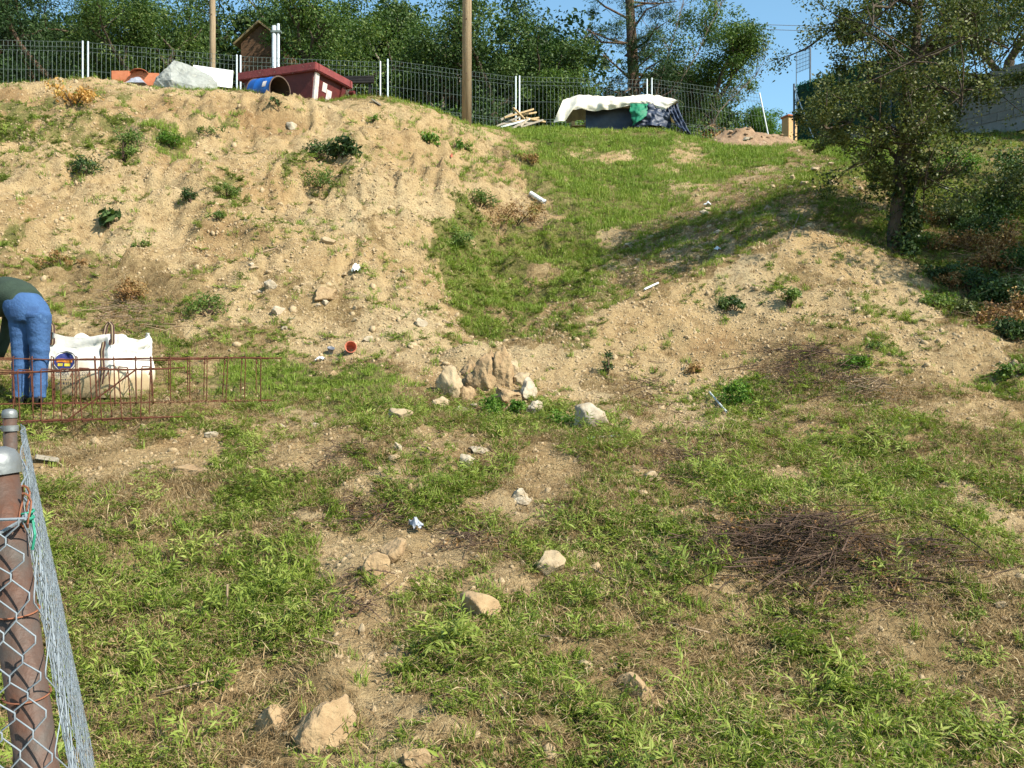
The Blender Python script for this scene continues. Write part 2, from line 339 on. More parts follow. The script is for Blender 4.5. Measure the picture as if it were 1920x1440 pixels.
def cover(x, y):
    jx = x + 0.5 * fbm(x * 1.3, y * 1.3, 3, 41) + 0.2 * fbm(x * 4, y * 4, 2, 42)
    jy = y + 0.7 * fbm(x * 1.3, y * 1.3, 3, 43) + 0.25 * fbm(x * 4, y * 4, 2, 44)
    ch = [np.full(x.shape, v) for v in FG]
    for pg, vals in ZP:
        k = inside(pg, jx, jy)
        for c, v in zip(ch, vals): c[k] = v
    top = (y > 22.5); 
    for c, v in zip(ch, (.35, .4, .4, .1, .3)): c[top & (x < 20)] = v
    g, d, l, s, t = ch
    bare = np.zeros(x.shape)
    for (cx, cy, ux, uy, a, b), kind, st in PW:
        dx = jx - cx; dy = jy - cy
        e = (((dx * ux + dy * uy) / a) ** 2 + ((-dx * uy + dy * ux) / b) ** 2)
        m = st * (1 - sstep(0.30, 1.55, e))
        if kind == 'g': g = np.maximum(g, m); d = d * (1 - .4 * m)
        elif kind == 'd': d = np.maximum(d, m); t = np.maximum(t, m); g = g * (1 - .55 * m)
        elif kind == 'l': l = np.maximum(l, m)
        else: bare = np.maximum(bare, m)
    k = 1 - bare * .97
    n1 = fbm(x * 1.1, y * 1.1, 4, 51); n2 = fbm(x * 1.6 + 7, y * 1.6, 4, 52); n3 = fbm(x * 2.6, y * 2.6, 3, 53)
    g = np.clip(g * k * (1 + 1.5 * n1 + .8 * n3), 0, 1.2); d = np.clip(d * k * (1 + 1.5 * n2), 0, 1.2); l = np.clip(l * k * (1 + 1.0 * n1), 0, 1.2)
    t = np.clip(t * k * (1 + .9 * n2 + .5 * n3), 0, 1); s = np.clip(s + .5 * bare, 0, 1)
    return g, d, l, s, t

# ------------------------------------------------------------------ the ground sheet
def axis(segs):
    out = [segs[0][0]]
    for a, b, st in segs:
        n = max(1, int(round((b - a) / st))); out += list(np.linspace(a, b, n + 1)[1:])
    return np.array(out)
gx = axis([(-600, -60, 90), (-60, -20, 8), (-20, -9, .25), (-9, 9, .046), (9, 20, .25), (20, 60, 8), (60, 600, 90)])
gy = axis([(-600, -60, 90), (-60, -8, 8), (-8, 3.2, .3), (3.2, 9, .042), (9, 16, .05), (16, 21, .07), (21, 26, .12), (26, 46, .6), (46, 100, 9), (100, 900, 100)])
GX, GY = np.meshgrid(gx, gy)
GZ = Hx(GX, GY)
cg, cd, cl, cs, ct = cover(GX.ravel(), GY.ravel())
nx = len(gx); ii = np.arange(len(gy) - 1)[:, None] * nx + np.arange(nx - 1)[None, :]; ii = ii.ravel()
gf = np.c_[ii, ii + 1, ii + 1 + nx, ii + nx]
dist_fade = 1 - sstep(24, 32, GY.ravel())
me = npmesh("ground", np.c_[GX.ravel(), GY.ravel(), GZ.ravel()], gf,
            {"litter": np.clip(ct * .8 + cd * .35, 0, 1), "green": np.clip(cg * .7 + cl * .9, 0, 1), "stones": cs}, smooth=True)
def ground_material():
    m, t, N, L, b = nt("ground_soil")
    b.inputs["Roughness"].default_value = 0.95; b.inputs["Specular IOR Level"].default_value = 0.1
    tc = N.new("ShaderNodeTexCoord")
    def noise(scale, det=8, ro=.6):
        n = N.new("ShaderNodeTexNoise"); n.inputs["Scale"].default_value = scale; n.inputs["Detail"].default_value = det; n.inputs["Roughness"].default_value = ro
        L.new(tc.outputs["Object"], n.inputs["Vector"]); return n
    def mixc(a, b_, f, typ='MIX'):
        x = N.new("ShaderNodeMixRGB"); x.blend_type = typ
        for s, q in ((1, a), (2, b_)):
            if isinstance(q, tuple): x.inputs[s].default_value = (*q, 1)
            else: L.new(q, x.inputs[s])
        if isinstance(f, float): x.inputs[0].default_value = f
        else: L.new(f, x.inputs[0])
        return x.outputs[0]
    n1 = noise(.55, 6); n2 = noise(5.5, 10, .72); n3 = noise(38, 6, .7)
    r1 = ramp(N, [(.30, (.29, .184, .088)), (.46, (.40, .284, .146)), (.68, (.465, .358, .208))]); L.new(n1.outputs[0], r1.inputs[0])
    r2 = ramp(N, [(.30, (.50, .43, .37)), (.5, (1, 1, 1)), (.70, (1.14, 1.12, 1.08))]); L.new(n2.outputs[0], r2.inputs[0])
    c = mixc(r1.outputs[0], r2.outputs[0], .85, 'MULTIPLY')
    r3 = ramp(N, [(.30, (.66, .60, .54)), (.52, (1, 1, 1)), (.72, (1.16, 1.15, 1.13))]); L.new(n3.outputs[0], r3.inputs[0])
    c = mixc(c, r3.outputs[0], .8, 'MULTIPLY')
    al = N.new("ShaderNodeAttribute"); al.attribute_name = "litter"; ag = N.new("ShaderNodeAttribute"); ag.attribute_name = "green"
    n4 = noise(16, 8, .75); r4 = ramp(N, [(.3, (.16, .105, .05)), (.55, (.29, .205, .10)), (.72, (.42, .32, .175))]); L.new(n4.outputs[0], r4.inputs[0])
    def thr(att, sc, k):
        n = noise(sc, 5); a = N.new("ShaderNodeMath"); a.operation = 'ADD'; L.new(att.outputs["Fac"], a.inputs[0]); L.new(n.outputs[0], a.inputs[1])
        r = N.new("ShaderNodeMapRange"); r.inputs[1].default_value = k - .16; r.inputs[2].default_value = k + .16; r.interpolation_type = 'SMOOTHSTEP'
        L.new(a.outputs[0], r.inputs[0]); return r.outputs[0]
    c = mixc(c, r4.outputs[0], thr(al, 9, .92))
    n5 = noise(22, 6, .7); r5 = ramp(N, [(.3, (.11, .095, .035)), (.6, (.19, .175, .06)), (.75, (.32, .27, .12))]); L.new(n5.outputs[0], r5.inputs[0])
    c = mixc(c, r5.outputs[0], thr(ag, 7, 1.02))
    L.new(c, b.inputs["Base Color"])
    h = N.new("ShaderNodeMath"); h.operation = 'MULTIPLY_ADD'; h.inputs[1].default_value = .35; L.new(n3.outputs[0], h.inputs[0]); L.new(n2.outputs[0], h.inputs[2])
    n6 = noise(90, 4, .6); h2 = N.new("ShaderNodeMath"); h2.operation = 'MULTIPLY_ADD'; h2.inputs[1].default_value = .16; L.new(n6.outputs[0], h2.inputs[0]); L.new(h.outputs[0], h2.inputs[2])
    bp = N.new("ShaderNodeBump"); bp.inputs["Strength"].default_value = 1.0; bp.inputs["Distance"].default_value = .085
    L.new(h2.outputs[0], bp.inputs["Height"]); L.new(bp.outputs[0], b.inputs["Normal"])
    return m
ground_material()
tag(mesh_obj("ground", me, "ground_soil"), "sandy ochre hillside ground with spoil heap, ramp and weedy foreground slope", "ground", kind="structure")

# ------------------------------------------------------------------ small plants scattered over it (uncountable)
leafmat("weed_leaf", [(0, (.068, .10, .018)), (.3, (.130, .180, .027)), (.6, (.215, .27, .045)), (.85, (.31, .34, .085)), (1, (.42, .38, .15))], .3, True)
leafmat("grass_blade", [(0, (.10, .165, .02)), (.4, (.19, .27, .034)), (.75, (.28, .33, .065)), (1, (.42, .38, .15))], .3, True)
leafmat("dry_blade", [(0, (.11, .065, .03)), (.35, (.22, .14, .065)), (.65, (.37, .26, .13)), (1, (.58, .47, .28))], .15, True, .8)
mat("pebble", (.46, .355, .22), (.35, .25, .14), 3.0, .95, 0, .4, 30, c3=(.54, .46, .34))

def leaf_arr(rng, base, direc, nrm, L_, w):
    """a folded lance leaf: 5 verts, 2 quads-as-tris -> 4 tris"""
    side = np.cross(direc, nrm); side /= np.linalg.norm(side) + 1e-9
    m = base + direc * L_ * .45
    return [base, m + side * w * .5 + nrm * w * .2, m - side * w * .5 + nrm * w * .2, base + direc * L_ - nrm * L_ * .15, m - nrm * w * .06], [(0, 1, 4), (0, 4, 2), (4, 1, 3), (4, 3, 2)]
def proto(name, V, Fc, T, m):
    v = np.array(V); f = np.array(Fc)
    me = npmesh(name, v, f, {"tone": np.array(T)}); me.materials.append(MATS[m])
    return bpy.data.objects.new(name, me)
def nrmz(a): return a / (np.linalg.norm(a) + 1e-9)
def p_weed(rng, spread=.16, ns=8, nl=7, ll=.045, lw=.013, up=.35):
    V, Fc, T = [], [], []
    for i in range(ns):
        a = rng.uniform(0, 6.28); d = np.array([math.cos(a), math.sin(a), 0]); L_ = spread * rng.uniform(.5, 1.1); u = up * rng.uniform(.2, 1.3)
        tn = rng.uniform(0, .5)
        for k in range(nl):
            t = (k + rng.uniform(.2, 1)) / nl
            p = d * L_ * t + np.array([0, 0, L_ * u * (t - .55 * t * t) * 1.6 + .008])
            for sg in (1, -1):
                if rng.random() < .2: continue
                aa = a + sg * rng.uniform(.4, 1.3)
                dd = nrmz(np.array([math.cos(aa), math.sin(aa), rng.uniform(-.3, .8)])); n = nrmz(np.array([rng.normal(0, .5), rng.normal(0, .5), 1]) - 0)
                n = nrmz(n - dd * np.dot(n, dd))
                v, f = leaf_arr(rng, p, dd, n, ll * rng.uniform(.6, 1.3), lw * rng.uniform(.7, 1.4)); o = len(V)
                V += v; Fc += [tuple(q + o for q in t_) for t_ in f]; T += [min(1, tn + rng.uniform(0, .5))] * 5
        # stem
        o = len(V); e = d * L_ + np.array([0, 0, L_ * u * .72]); s_ = np.array([-d[1], d[0], 0]) * .0022
        mid = d * L_ * .5 + np.array([0, 0, L_ * u * .6])
        V += [s_, -s_, mid + s_, mid - s_, e]; Fc += [(o, o + 1, o + 2), (o + 1, o + 3, o + 2), (o + 2, o + 3, o + 4)]; T += [.75] * 5
    return V, Fc, T
def p_grass(rng, n=26, h=.10, rad=.06, w=.004, bend=.6, lean=.0):
    V, Fc, T = [], [], []
    for i in range(n):
        a = rng.uniform(0, 6.28); r = rad * math.sqrt(rng.random()); b = np.array([r * math.cos(a), r * math.sin(a), -.005])
        a2 = rng.uniform(0, 6.28) if lean == 0 else rng.normal(0, .7); d = np.array([math.cos(a2), math.sin(a2), 0]); L_ = h * rng.uniform(.45, 1.2); be = (bend + lean) * rng.uniform(.3, 1.4)
        m = b + np.array([0, 0, L_ * .55]) * (1 - .45 * min(be, 1.6)) + d * L_ * be * .28; e = b + np.array([0, 0, L_ * max(.08, 1 - be * .62)]) + d * L_ * be * .85
        s_ = np.array([-d[1], d[0], 0]) * w * .5 * rng.uniform(.7, 1.5); o = len(V)
        V += [b - s_, b + s_, m - s_ * .8, m + s_ * .8, e]; Fc += [(o, o + 1, o + 3), (o, o + 3, o + 2), (o + 2, o + 3, o + 4)]; T += [rng.uniform(0, .9)] * 5
    return V, Fc, T
def p_straw(rng, n=18, L0=.11, rad=.10):
    V, Fc, T = [], [], []
    a0 = 0.0
    for i in range(n):
        a = a0 + rng.normal(0, .55) + (math.pi if rng.random() < .5 else 0); d = np.array([math.cos(a), math.sin(a), rng.normal(.05, .14)]); L_ = L0 * rng.uniform(.3, 1.2)
        c = np.array([rng.normal(0, rad), rng.normal(0, rad), rng.uniform(.004, .035)]); w = .0026 * rng.uniform(.5, 1.4); s_ = np.array([-d[1], d[0], 0]) * w
        up = np.array([0, 0, w * 1.2]); k = np.array([0, 0, rng.normal(0, .012)])
        o = len(V); V += [c - d * L_ / 2, c + s_ + up + k, c - s_ + up + k, c + d * L_ / 2]; Fc += [(o, o + 1, o + 2), (o + 1, o + 3, o + 2)]; T += [rng.uniform(0, 1)] * 4
    return V, Fc, T
def p_pebble(rng):
    bm = bmesh.new(); bmesh.ops.create_icosphere(bm, subdivisions=1, radius=.5)
    sc = np.array([1, rng.uniform(.6, .95), rng.uniform(.4, .75)])
    cuts = [(nrmz(rng.normal(size=3)), rng.uniform(.28, .42)) for _ in range(4)]
    for v in bm.verts:
        p = np.array(v.co) * rng.uniform(.88, 1.12)
        for n_, t_ in cuts: p = p - n_ * max(0, p @ n_ - t_)
        v.co = Vector(p * sc)
    V = [tuple(v.co) for v in bm.verts]; Fc = [tuple(v.index for v in f.verts) for f in bm.faces]; bm.free()
    return V, Fc, [0.5] * len(V)
rng = np.random.default_rng(7)
PROT = {
 'weed': [proto("weed_plant", *p_weed(rng, .17, 9, 7), "weed_leaf") for _ in range(4)] + [proto("weed_plant", *p_weed(rng, .12, 10, 6, .028, .011, .5), "weed_leaf") for _ in range(3)],
 'lance': [proto("tall_weed", *p_weed(rng, .20, 6, 8, .07, .013, 1.2), "weed_leaf") for _ in range(3)] + [proto("tall_weed", *p_grass(rng, 24, .20, .05, .007, .8), "weed_leaf") for _ in range(2)],
 'lawn': [proto("grass_tuft", *p_grass(rng, 34, .085, .085, .0055, .55), "grass_blade") for _ in range(4)],
 'tuft': [proto("grass_tuft", *p_grass(rng, 30, .13, .05, .0045, .7), "grass_blade") for _ in range(3)],
 'stub': [proto("dry_tuft", *p_grass(rng, 26, .085, .05, .0035, .45), "dry_blade") for _ in range(3)] + [proto("dry_tuft", *p_grass(rng, 26, .12, .06, .003, .8), "dry_blade") for _ in range(2)],
 'straw': [proto("straw", *p_straw(rng), "dry_blade") for _ in range(4)],
 'peb': [proto("pebble", *p_pebble(rng), "pebble") for _ in range(6)],
}
def scatter(name, label, cat, key, xyz, scale, tint, tilt=.25, norm=True, yaw=None):
    n = len(xyz)
    me = bpy.data.meshes.new(name); me.vertices.add(n); me.vertices.foreach_set("co", np.ascontiguousarray(xyz, np.float32).ravel())
    rot = np.c_[rng.normal(0, tilt, n), rng.normal(0, tilt, n), rng.uniform(0, 6.283, n) if yaw is None else yaw]
    if norm:
        e = .06; x, y = xyz[:, 0], xyz[:, 1]
        gy_ = (H0(x, y + e) - H0(x, y - e)) / (2 * e); rot[:, 0] *= .5
        rot[:, 0] += np.arctan(gy_) * .0
    for nm, ty, val in (("scl", 'FLOAT', scale), ("tint", 'FLOAT', tint)):
        at = me.attributes.new(nm, ty, 'POINT'); at.data.foreach_set("value", np.ascontiguousarray(val, np.float32))
    at = me.attributes.new("rot", 'FLOAT_VECTOR', 'POINT'); at.data.foreach_set("vector", np.ascontiguousarray(rot, np.float32).ravel())
    at = me.attributes.new("pick", 'INT', 'POINT'); at.data.foreach_set("value", rng.integers(0, len(PROT[key]), n).astype(np.int32))
    o = bpy.data.objects.new(name, me); COL.objects.link(o)
    c = bpy.data.collections.get("proto_" + key)
    if c is None:
        c = bpy.data.collections.new("proto_" + key)
        for q in PROT[key]: c.objects.link(q)
    g = bpy.data.node_groups.new(name, 'GeometryNodeTree')
    g.interface.new_socket("Geometry", in_out='INPUT', socket_type='NodeSocketGeometry'); g.interface.new_socket("Geometry", in_out='OUTPUT', socket_type='NodeSocketGeometry')
    N = g.nodes; L = g.links
    gi = N.new("NodeGroupInput"); go = N.new("NodeGroupOutput"); ci = N.new("GeometryNodeCollectionInfo"); ip = N.new("GeometryNodeInstanceOnPoints")
    ci.inputs["Collection"].default_value = c; ci.inputs["Separate Children"].default_value = True; ci.inputs["Reset Children"].default_value = True
    def na(nm, ty):
        q = N.new("GeometryNodeInputNamedAttribute"); q.data_type = ty; q.inputs["Name"].default_value = nm; return q.outputs["Attribute"]
    mp = N.new("GeometryNodeMeshToPoints"); L.new(gi.outputs[0], mp.inputs[0])
    L.new(mp.outputs[0], ip.inputs["Points"]); L.new(ci.outputs[0], ip.inputs["Instance"]); ip.inputs["Pick Instance"].default_value = True
    L.new(na("pick", 'INT'), ip.inputs["Instance Index"]); L.new(na("scl", 'FLOAT'), ip.inputs["Scale"])
    er = N.new("FunctionNodeEulerToRotation"); L.new(na("rot", 'FLOAT_VECTOR'), er.inputs[0]); L.new(er.outputs[0], ip.inputs["Rotation"])
    L.new(ip.outputs[0], go.inputs[0])
    md = o.modifiers.new("scatter", 'NODES'); md.node_group = g
    tag(o, label, cat, kind="stuff")
    return o
def sample(n, x0, x1, y0, y1, dens):
    x = rng.uniform(x0, x1, n); y = rng.uniform(y0, y1, n)
    k = np.abs(x) < y * .60 + 1.2; x = x[k]; y = y[k]
    k = rng.random(len(x)) < dens(x, y); x = x[k]; y = y[k]
    return np.c_[x, y, H(x, y)]
def cat_(*a): return np.concatenate(a)
near = (-6.2, 6.2, 3.4, 10.2); mid = (-9, 9, 10.2, 17); far = (-13, 13, 17, 24)
# weeds
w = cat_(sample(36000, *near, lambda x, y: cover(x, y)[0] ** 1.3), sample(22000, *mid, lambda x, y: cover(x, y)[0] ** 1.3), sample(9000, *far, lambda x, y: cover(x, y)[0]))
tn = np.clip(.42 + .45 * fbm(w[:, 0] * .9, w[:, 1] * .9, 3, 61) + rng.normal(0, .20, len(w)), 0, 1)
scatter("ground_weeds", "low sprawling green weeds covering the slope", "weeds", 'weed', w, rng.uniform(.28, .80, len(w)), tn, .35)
w = cat_(sample(9000, *near, lambda x, y: cover(x, y)[0] ** 2.0), sample(2200, *mid, lambda x, y: cover(x, y)[0] ** 2.5 * .6))
scatter("tall_weeds", "taller lance-leaved weeds standing out of the mown slope", "weeds", 'lance', w, rng.uniform(.3, .9, len(w)), np.clip(rng.normal(.58, .22, len(w)), 0, 1), .55)
# grass
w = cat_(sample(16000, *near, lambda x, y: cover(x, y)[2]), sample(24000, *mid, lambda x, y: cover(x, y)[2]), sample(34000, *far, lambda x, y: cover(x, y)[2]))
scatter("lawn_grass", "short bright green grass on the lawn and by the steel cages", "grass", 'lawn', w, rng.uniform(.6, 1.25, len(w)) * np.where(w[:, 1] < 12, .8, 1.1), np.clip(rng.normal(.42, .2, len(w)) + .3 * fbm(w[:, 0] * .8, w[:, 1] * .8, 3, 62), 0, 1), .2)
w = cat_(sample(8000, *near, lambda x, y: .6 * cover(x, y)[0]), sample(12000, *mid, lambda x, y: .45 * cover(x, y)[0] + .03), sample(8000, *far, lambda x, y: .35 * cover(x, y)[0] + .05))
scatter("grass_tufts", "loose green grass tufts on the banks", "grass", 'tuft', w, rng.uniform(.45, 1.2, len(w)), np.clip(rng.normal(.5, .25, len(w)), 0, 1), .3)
# dry
w = cat_(sample(24000, *near, lambda x, y: .85 * cover(x, y)[1]), sample(20000, *mid, lambda x, y: .8 * cover(x, y)[1]), sample(12000, *far, lambda x, y: .8 * cover(x, y)[1]))
scatter("dry_stubble", "brown dry stubble left from mowing", "dry grass", 'stub', w, rng.uniform(.4, .95, len(w)), np.clip(rng.normal(.40, .22, len(w)) + .35 * fbm(w[:, 0] * .7, w[:, 1] * .7, 3, 63), 0, 1), .4)
w = cat_(sample(34000, *near, lambda x, y: .2 + .75 * cover(x, y)[4]), sample(13000, *mid, lambda x, y: .05 + .75 * cover(x, y)[4]), sample(4000, *far, lambda x, y: .6 * cover(x, y)[4]))
w[:, 2] += .012
scatter("straw_litter", "cut straw and dead stalks lying on the ground", "straw", 'straw', w, rng.uniform(.4, 1.1, len(w)), np.clip(rng.normal(.55, .25, len(w)), 0, 1), .25)
# pebbles and clods
w = cat_(sample(36000, *near, lambda x, y: .10 + .9 * cover(x, y)[3] ** 2), sample(60000, *mid, lambda x, y: cover(x, y)[3] ** 1.5), sample(30000, *far, lambda x, y: cover(x, y)[3] ** 1.5))
sz = .010 + .030 * rng.random(len(w)) ** 4 + .075 * (rng.random(len(w)) > .988) * rng.random(len(w)) + .006 * (w[:, 1] > 10)
scatter("pebbles", "sandy pebbles and clods strewn over the bare soil", "pebbles", 'peb', w, sz * 1.5, rng.random(len(w)), 1.0)
# ------------------------------------------------------------------ trees and shrubs
mat("bark_oak", (.10, .075, .05), (.05, .038, .028), 14, .9, 0, .8, 40, stretch=(1, 1, .25))
mat("bark_pine", (.17, .10, .065), (.08, .055, .042), 10, .9, 0, .8, 30, stretch=(1, 1, .3))
mat("bark_grey", (.30, .26, .22), (.16, .13, .105), 12, .9, 0, .6, 40, stretch=(1, 1, .3))
leafmat("leaf_oak", [(0, (.022, .045, .014)), (.4, (.045, .085, .022)), (.75, (.085, .135, .035)), (1, (.16, .20, .065))], .25)
leafmat("leaf_green", [(0, (.030, .060, .014)), (.4, (.062, .112, .024)), (.75, (.115, .175, .04)), (1, (.21, .25, .075))], .3)
leafmat("leaf_bright", [(0, (.045, .10, .014)), (.5, (.095, .19, .022)), (1, (.19, .28, .05))], .35)
leafmat("leaf_pine", [(0, (.014, .034, .012)), (.5, (.032, .068, .020)), (1, (.075, .125, .035))], .2)
leafmat("leaf_holm", [(0, (.030, .046, .014)), (.35, (.066, .088, .024)), (.7, (.125, .140, .040)), (1, (.24, .235, .085))], .25, rough=.5)
leafmat("leaf_ivy", [(0, (.018, .034, .010)), (.5, (.040, .070, .018)), (1, (.10, .145, .042))], .2, rough=.45)
leafmat("leaf_dry", [(0, (.13, .06, .025)), (.5, (.26, .14, .05)), (1, (.46, .32, .14))], .2)
leafmat("leaf_amber", [(0, (.30, .14, .03)), (.5, (.48, .25, .06)), (1, (.62, .40, .15))], .25)
leafmat("leaf_herb", [(0, (.05, .09, .02)), (.4, (.10, .165, .035)), (.8, (.19, .25, .06)), (1, (.30, .30, .10))], .35)
leafmat("leaf_dark", [(0, (.018, .038, .012)), (.5, (.042, .078, .022)), (1, (.095, .145, .045))], .25)
mat("twig", (.13, .08, .052), (.06, .038, .027), 20, .95, 0, 0)
mat("twig_dead", (.20, .15, .11), (.12, .09, .07), 20, .95, 0, 0)
mat("twig_pale", (.34, .25, .16), (.20, .14, .09), 20, .95, 0, 0)

def leaf_cloud(r, cen, rad, n, size, aspect=2.0, up=.4, flat=.75, tonebase=None):
    """n leaves about every centre; each leaf a 4-vertex diamond with its own direction and tone"""
    cen = np.asarray(cen, float); k = len(cen); rad = np.broadcast_to(np.asarray(rad, float), (k,))
    idx = np.repeat(np.arange(k), n); m = len(idx)
    d = r.normal(size=(m, 3)); d /= np.linalg.norm(d, axis=1)[:, None]
    rr = r.random(m) ** .55
    p = cen[idx] + d * (rr * rad[idx])[:, None] * np.array([1, 1, flat])
    nr = r.normal(size=(m, 3)) + np.array([0, 0, up * 2]) + d * .6; nr /= np.linalg.norm(nr, axis=1)[:, None]
    t = r.normal(size=(m, 3)); t -= nr * (t * nr).sum(1)[:, None]; t /= np.linalg.norm(t, axis=1)[:, None]
    s = np.cross(nr, t); L_ = size * r.uniform(.55, 1.35, m)[:, None]; w_ = L_ / aspect
    v = np.stack([p - t * L_ * .5, p + s * w_ * .5 - t * L_ * .08, p + t * L_ * .5, p - s * w_ * .5 - t * L_ * .08], 1).reshape(-1, 3)
    f = np.arange(m * 4).reshape(-1, 4)
    ct_ = r.random(k) if tonebase is None else np.asarray(tonebase)
    tone = np.clip(.55 * ct_[idx] + r.random(m) ** 1.5 * .6 - .05, 0, 1)
    return v, f, np.repeat(tone, 4)
def limbs(r, mb, p, d, L_, rad, depth, ends, spread=.6, bend=.25, nseg=4, keep=2, upb=.15, shrink=.68, nb=(2, 3)):
    path = [p.copy()]; dd = d.copy(); q = p.copy(); rr = [rad]
    for i in range(nseg):
        dd = (dd + Vector(r.normal(0, bend, 3)) * .5 + Vector((0, 0, upb * .3))).normalized(); q = q + dd * (L_ / nseg); path.append(q.copy()); rr.append(rad * (1 - .45 * (i + 1) / nseg))
    mb.tube(path, rr, 7 if rad > .05 else 5, cap=False)
    if depth <= keep: ends += [(path[-1], L_), (path[-2], L_)]
    if depth == 0: return
    for k in range(int(r.integers(nb[0], nb[1] + 1))):
        a = r.uniform(0, 6.28); s = Vector((math.cos(a), math.sin(a), 0)); nd = (dd * (1 - spread * .5) + s * spread + Vector((0, 0, upb))).normalized()
        j = r.integers(max(1, nseg - 2), nseg + 1)
        limbs(r, mb, path[j], nd, L_ * shrink * r.uniform(.8, 1.2), rr[j] * .72, depth - 1, ends, spread, bend, nseg, keep, upb, shrink, nb)
def tree(name, label, loc, seed, trunk=(2.5, .16), depth=3, L_=1.6, leaf="leaf_oak", bark="bark_oak", n=60, size=.11, rad=.6, aspect=2., lean=(0, 0), group="trees behind the fence", cat="tree", extra=None, flat=.75, spread=.75, upb=.25, up=.4, fill=None):
    r = np.random.default_rng(seed); t = thing(name, label, cat, loc, group=group)
    mb = MB(); ends = []
    base = Vector((0, 0, -.15)); top = Vector((lean[0], lean[1], trunk[0]))
    path = [base.lerp(top, k / 5) + Vector((r.normal(0, .05), r.normal(0, .05), 0)) * (k > 0) for k in range(6)]
    mb.tube(path, [trunk[1] * (1.25 - .5 * k / 5) for k in range(6)], 9, cap=False)
    for k in range(3 if depth else 0):
        a = 2.1 * k + r.uniform(0, 1); nd = (Vector((math.cos(a), math.sin(a), 0)) * spread + Vector((0, 0, .8))).normalized()
        limbs(r, mb, path[5 - (k % 2)], nd, L_, trunk[1] * .6, depth - 1, ends, spread, .35, 4, 2, upb)
    mb.build("trunk", bark, t, smooth=True)
    cen = [tuple(e[0]) for e in ends]; rd = [rad * r.uniform(.6, 1.3) for _ in ends]
    if fill:
        zc, rx, rz_, nf, rf = fill; extra = list(extra or [])
        for _ in range(nf):
            d_ = r.normal(size=3); d_ /= np.linalg.norm(d_); q_ = r.random() ** .4; extra.append((lean[0] + d_[0] * rx * q_, lean[1] + d_[1] * rx * q_, zc + d_[2] * rz_ * q_, rf * r.uniform(.55, 1.25)))
    if extra:
        for c in extra: cen.append(c[:3]); rd.append(c[3])
    v, f, tn = leaf_cloud(r, cen, rd, n, size, aspect, up, flat)
    me = npmesh("crown", v, f, {"tone": tn}); mesh_obj("crown", me, leaf, t)
    return t
def shrub(name, label, loc, seed, w=.5, h=.4, leaf="leaf_herb", size=.05, n=900, aspect=2.5, group=None, cat="shrub", dep=None, stems=7, clump=10, twig="twig", up=.3, rough=1.):
    """a low bush: stems and leaf clumps inside a domed, uneven outline"""
    r = np.random.default_rng(seed); t = thing(name, label, cat, loc, group=group)
    dep = dep or w; cen, rd = [], []
    for k in range(clump):
        a = r.uniform(0, 6.28); q = math.sqrt(r.random()) * .8
        cen.append((math.cos(a) * q * w / 2, math.sin(a) * q * dep / 2, h * r.uniform(.15, .8) * (1 - .5 * q))); rd.append(min(w, h * 1.4) * r.uniform(.18, .36) * rough)
    mb = MB()
    for c in cen[:stems]:
        mb.tube([(c[0] * .15, c[1] * .15, -.03), (c[0] * .6, c[1] * .6, c[2] * .7), c], [.008 * (1 + h), .006 * (1 + h), .002], 4, cap=False)
    mb.build("stem", twig, t)
    v, f, tn = leaf_cloud(r, cen, rd, max(4, n // clump), size, aspect, up, .8)
    mesh_obj("foliage", npmesh("foliage", v, f, {"tone": tn}), leaf, t)
    return t
def at(px, d, z=None):
    x = (px - 960) / F * d; return (x, d, hz(x, d) if z is None else z)

# --- trees beyond the fence, left to right
def bt(name, label, px, d, seed, leaf, bark="bark_oak", tr=(2.0, .17), L_=1.7, n=90, size=.12, asp=2.2, rad=.6, lean=(0, 0), depth=3, fill=(3.4, 2.2, 3.0, 46, .62)):
    return tree(name, label, at(px, d), seed, tr, depth, L_, leaf, bark, int(n * 2.0), size * .80, rad, asp, lean, fill=fill)
bt("pine_tree", "dark dense pine at the far left edge behind the fence", -60, 28, 1, "leaf_pine", "bark_pine", (2.2, .2), 2.2, 150, .15, 5, .8, fill=(3.2, 2.6, 3.2, 60, .7))
bt("pine_tree", "dark pine above the paired fence posts at left", 110, 29, 2, "leaf_pine", "bark_pine", (2.4, .2), 2.2, 150, .15, 5, .8, fill=(3.6, 2.4, 3.0, 60, .7))
bt("evergreen_tree", "mid green evergreen behind the big grey boulder", 265, 28.5, 3, "leaf_green", "bark_oak", (1.8, .17), 1.9, 130, .12, 3, .7, fill=(3.6, 1.9, 3.0, 56, .62))
bt("oak_tree", "thin-crowned tree left of the wooden hut with sky showing through", 395, 33, 4, "leaf_oak", "bark_oak", (3.2, .14), 1.9, 60, .12, 2, .6, fill=(4.2, 1.7, 2.4, 26, .5))
bt("pine_tree", "tree with dark straight trunk rising behind the wooden hut", 505, 35, 5, "leaf_oak", "bark_oak", (4.5, .2), 2.0, 70, .14, 3, .7, fill=(4.6, 2.0, 2.6, 34, .6))
bt("oak_tree", "broad leafy oak above the red skip", 625, 29.5, 6, "leaf_green", "bark_oak", (2.0, .2), 2.0, 120, .11, 2, .7, fill=(3.6, 2.3, 2.9, 74, .6))
bt("oak_tree", "slender oak with pale trunk left of the tall wooden pole", 745, 33, 7, "leaf_oak", "bark_grey", (3.2, .11), 1.7, 75, .12, 2, .6, fill=(4.4, 1.5, 2.2, 24, .55))
bt("oak_tree", "slender oak leaning right just left of the tall wooden pole", 800, 32, 8, "leaf_green", "bark_grey", (3.0, .10), 1.5, 70, .11, 2, .55, (.5, 0), fill=(4.2, 1.3, 2.2, 18, .5))
bt("oak_tree", "dark full oak right of the tall wooden pole", 930, 30, 9, "leaf_oak", "bark_oak", (2.0, .2), 1.9, 130, .12, 2, .7, fill=(3.8, 1.7, 2.9, 60, .62))
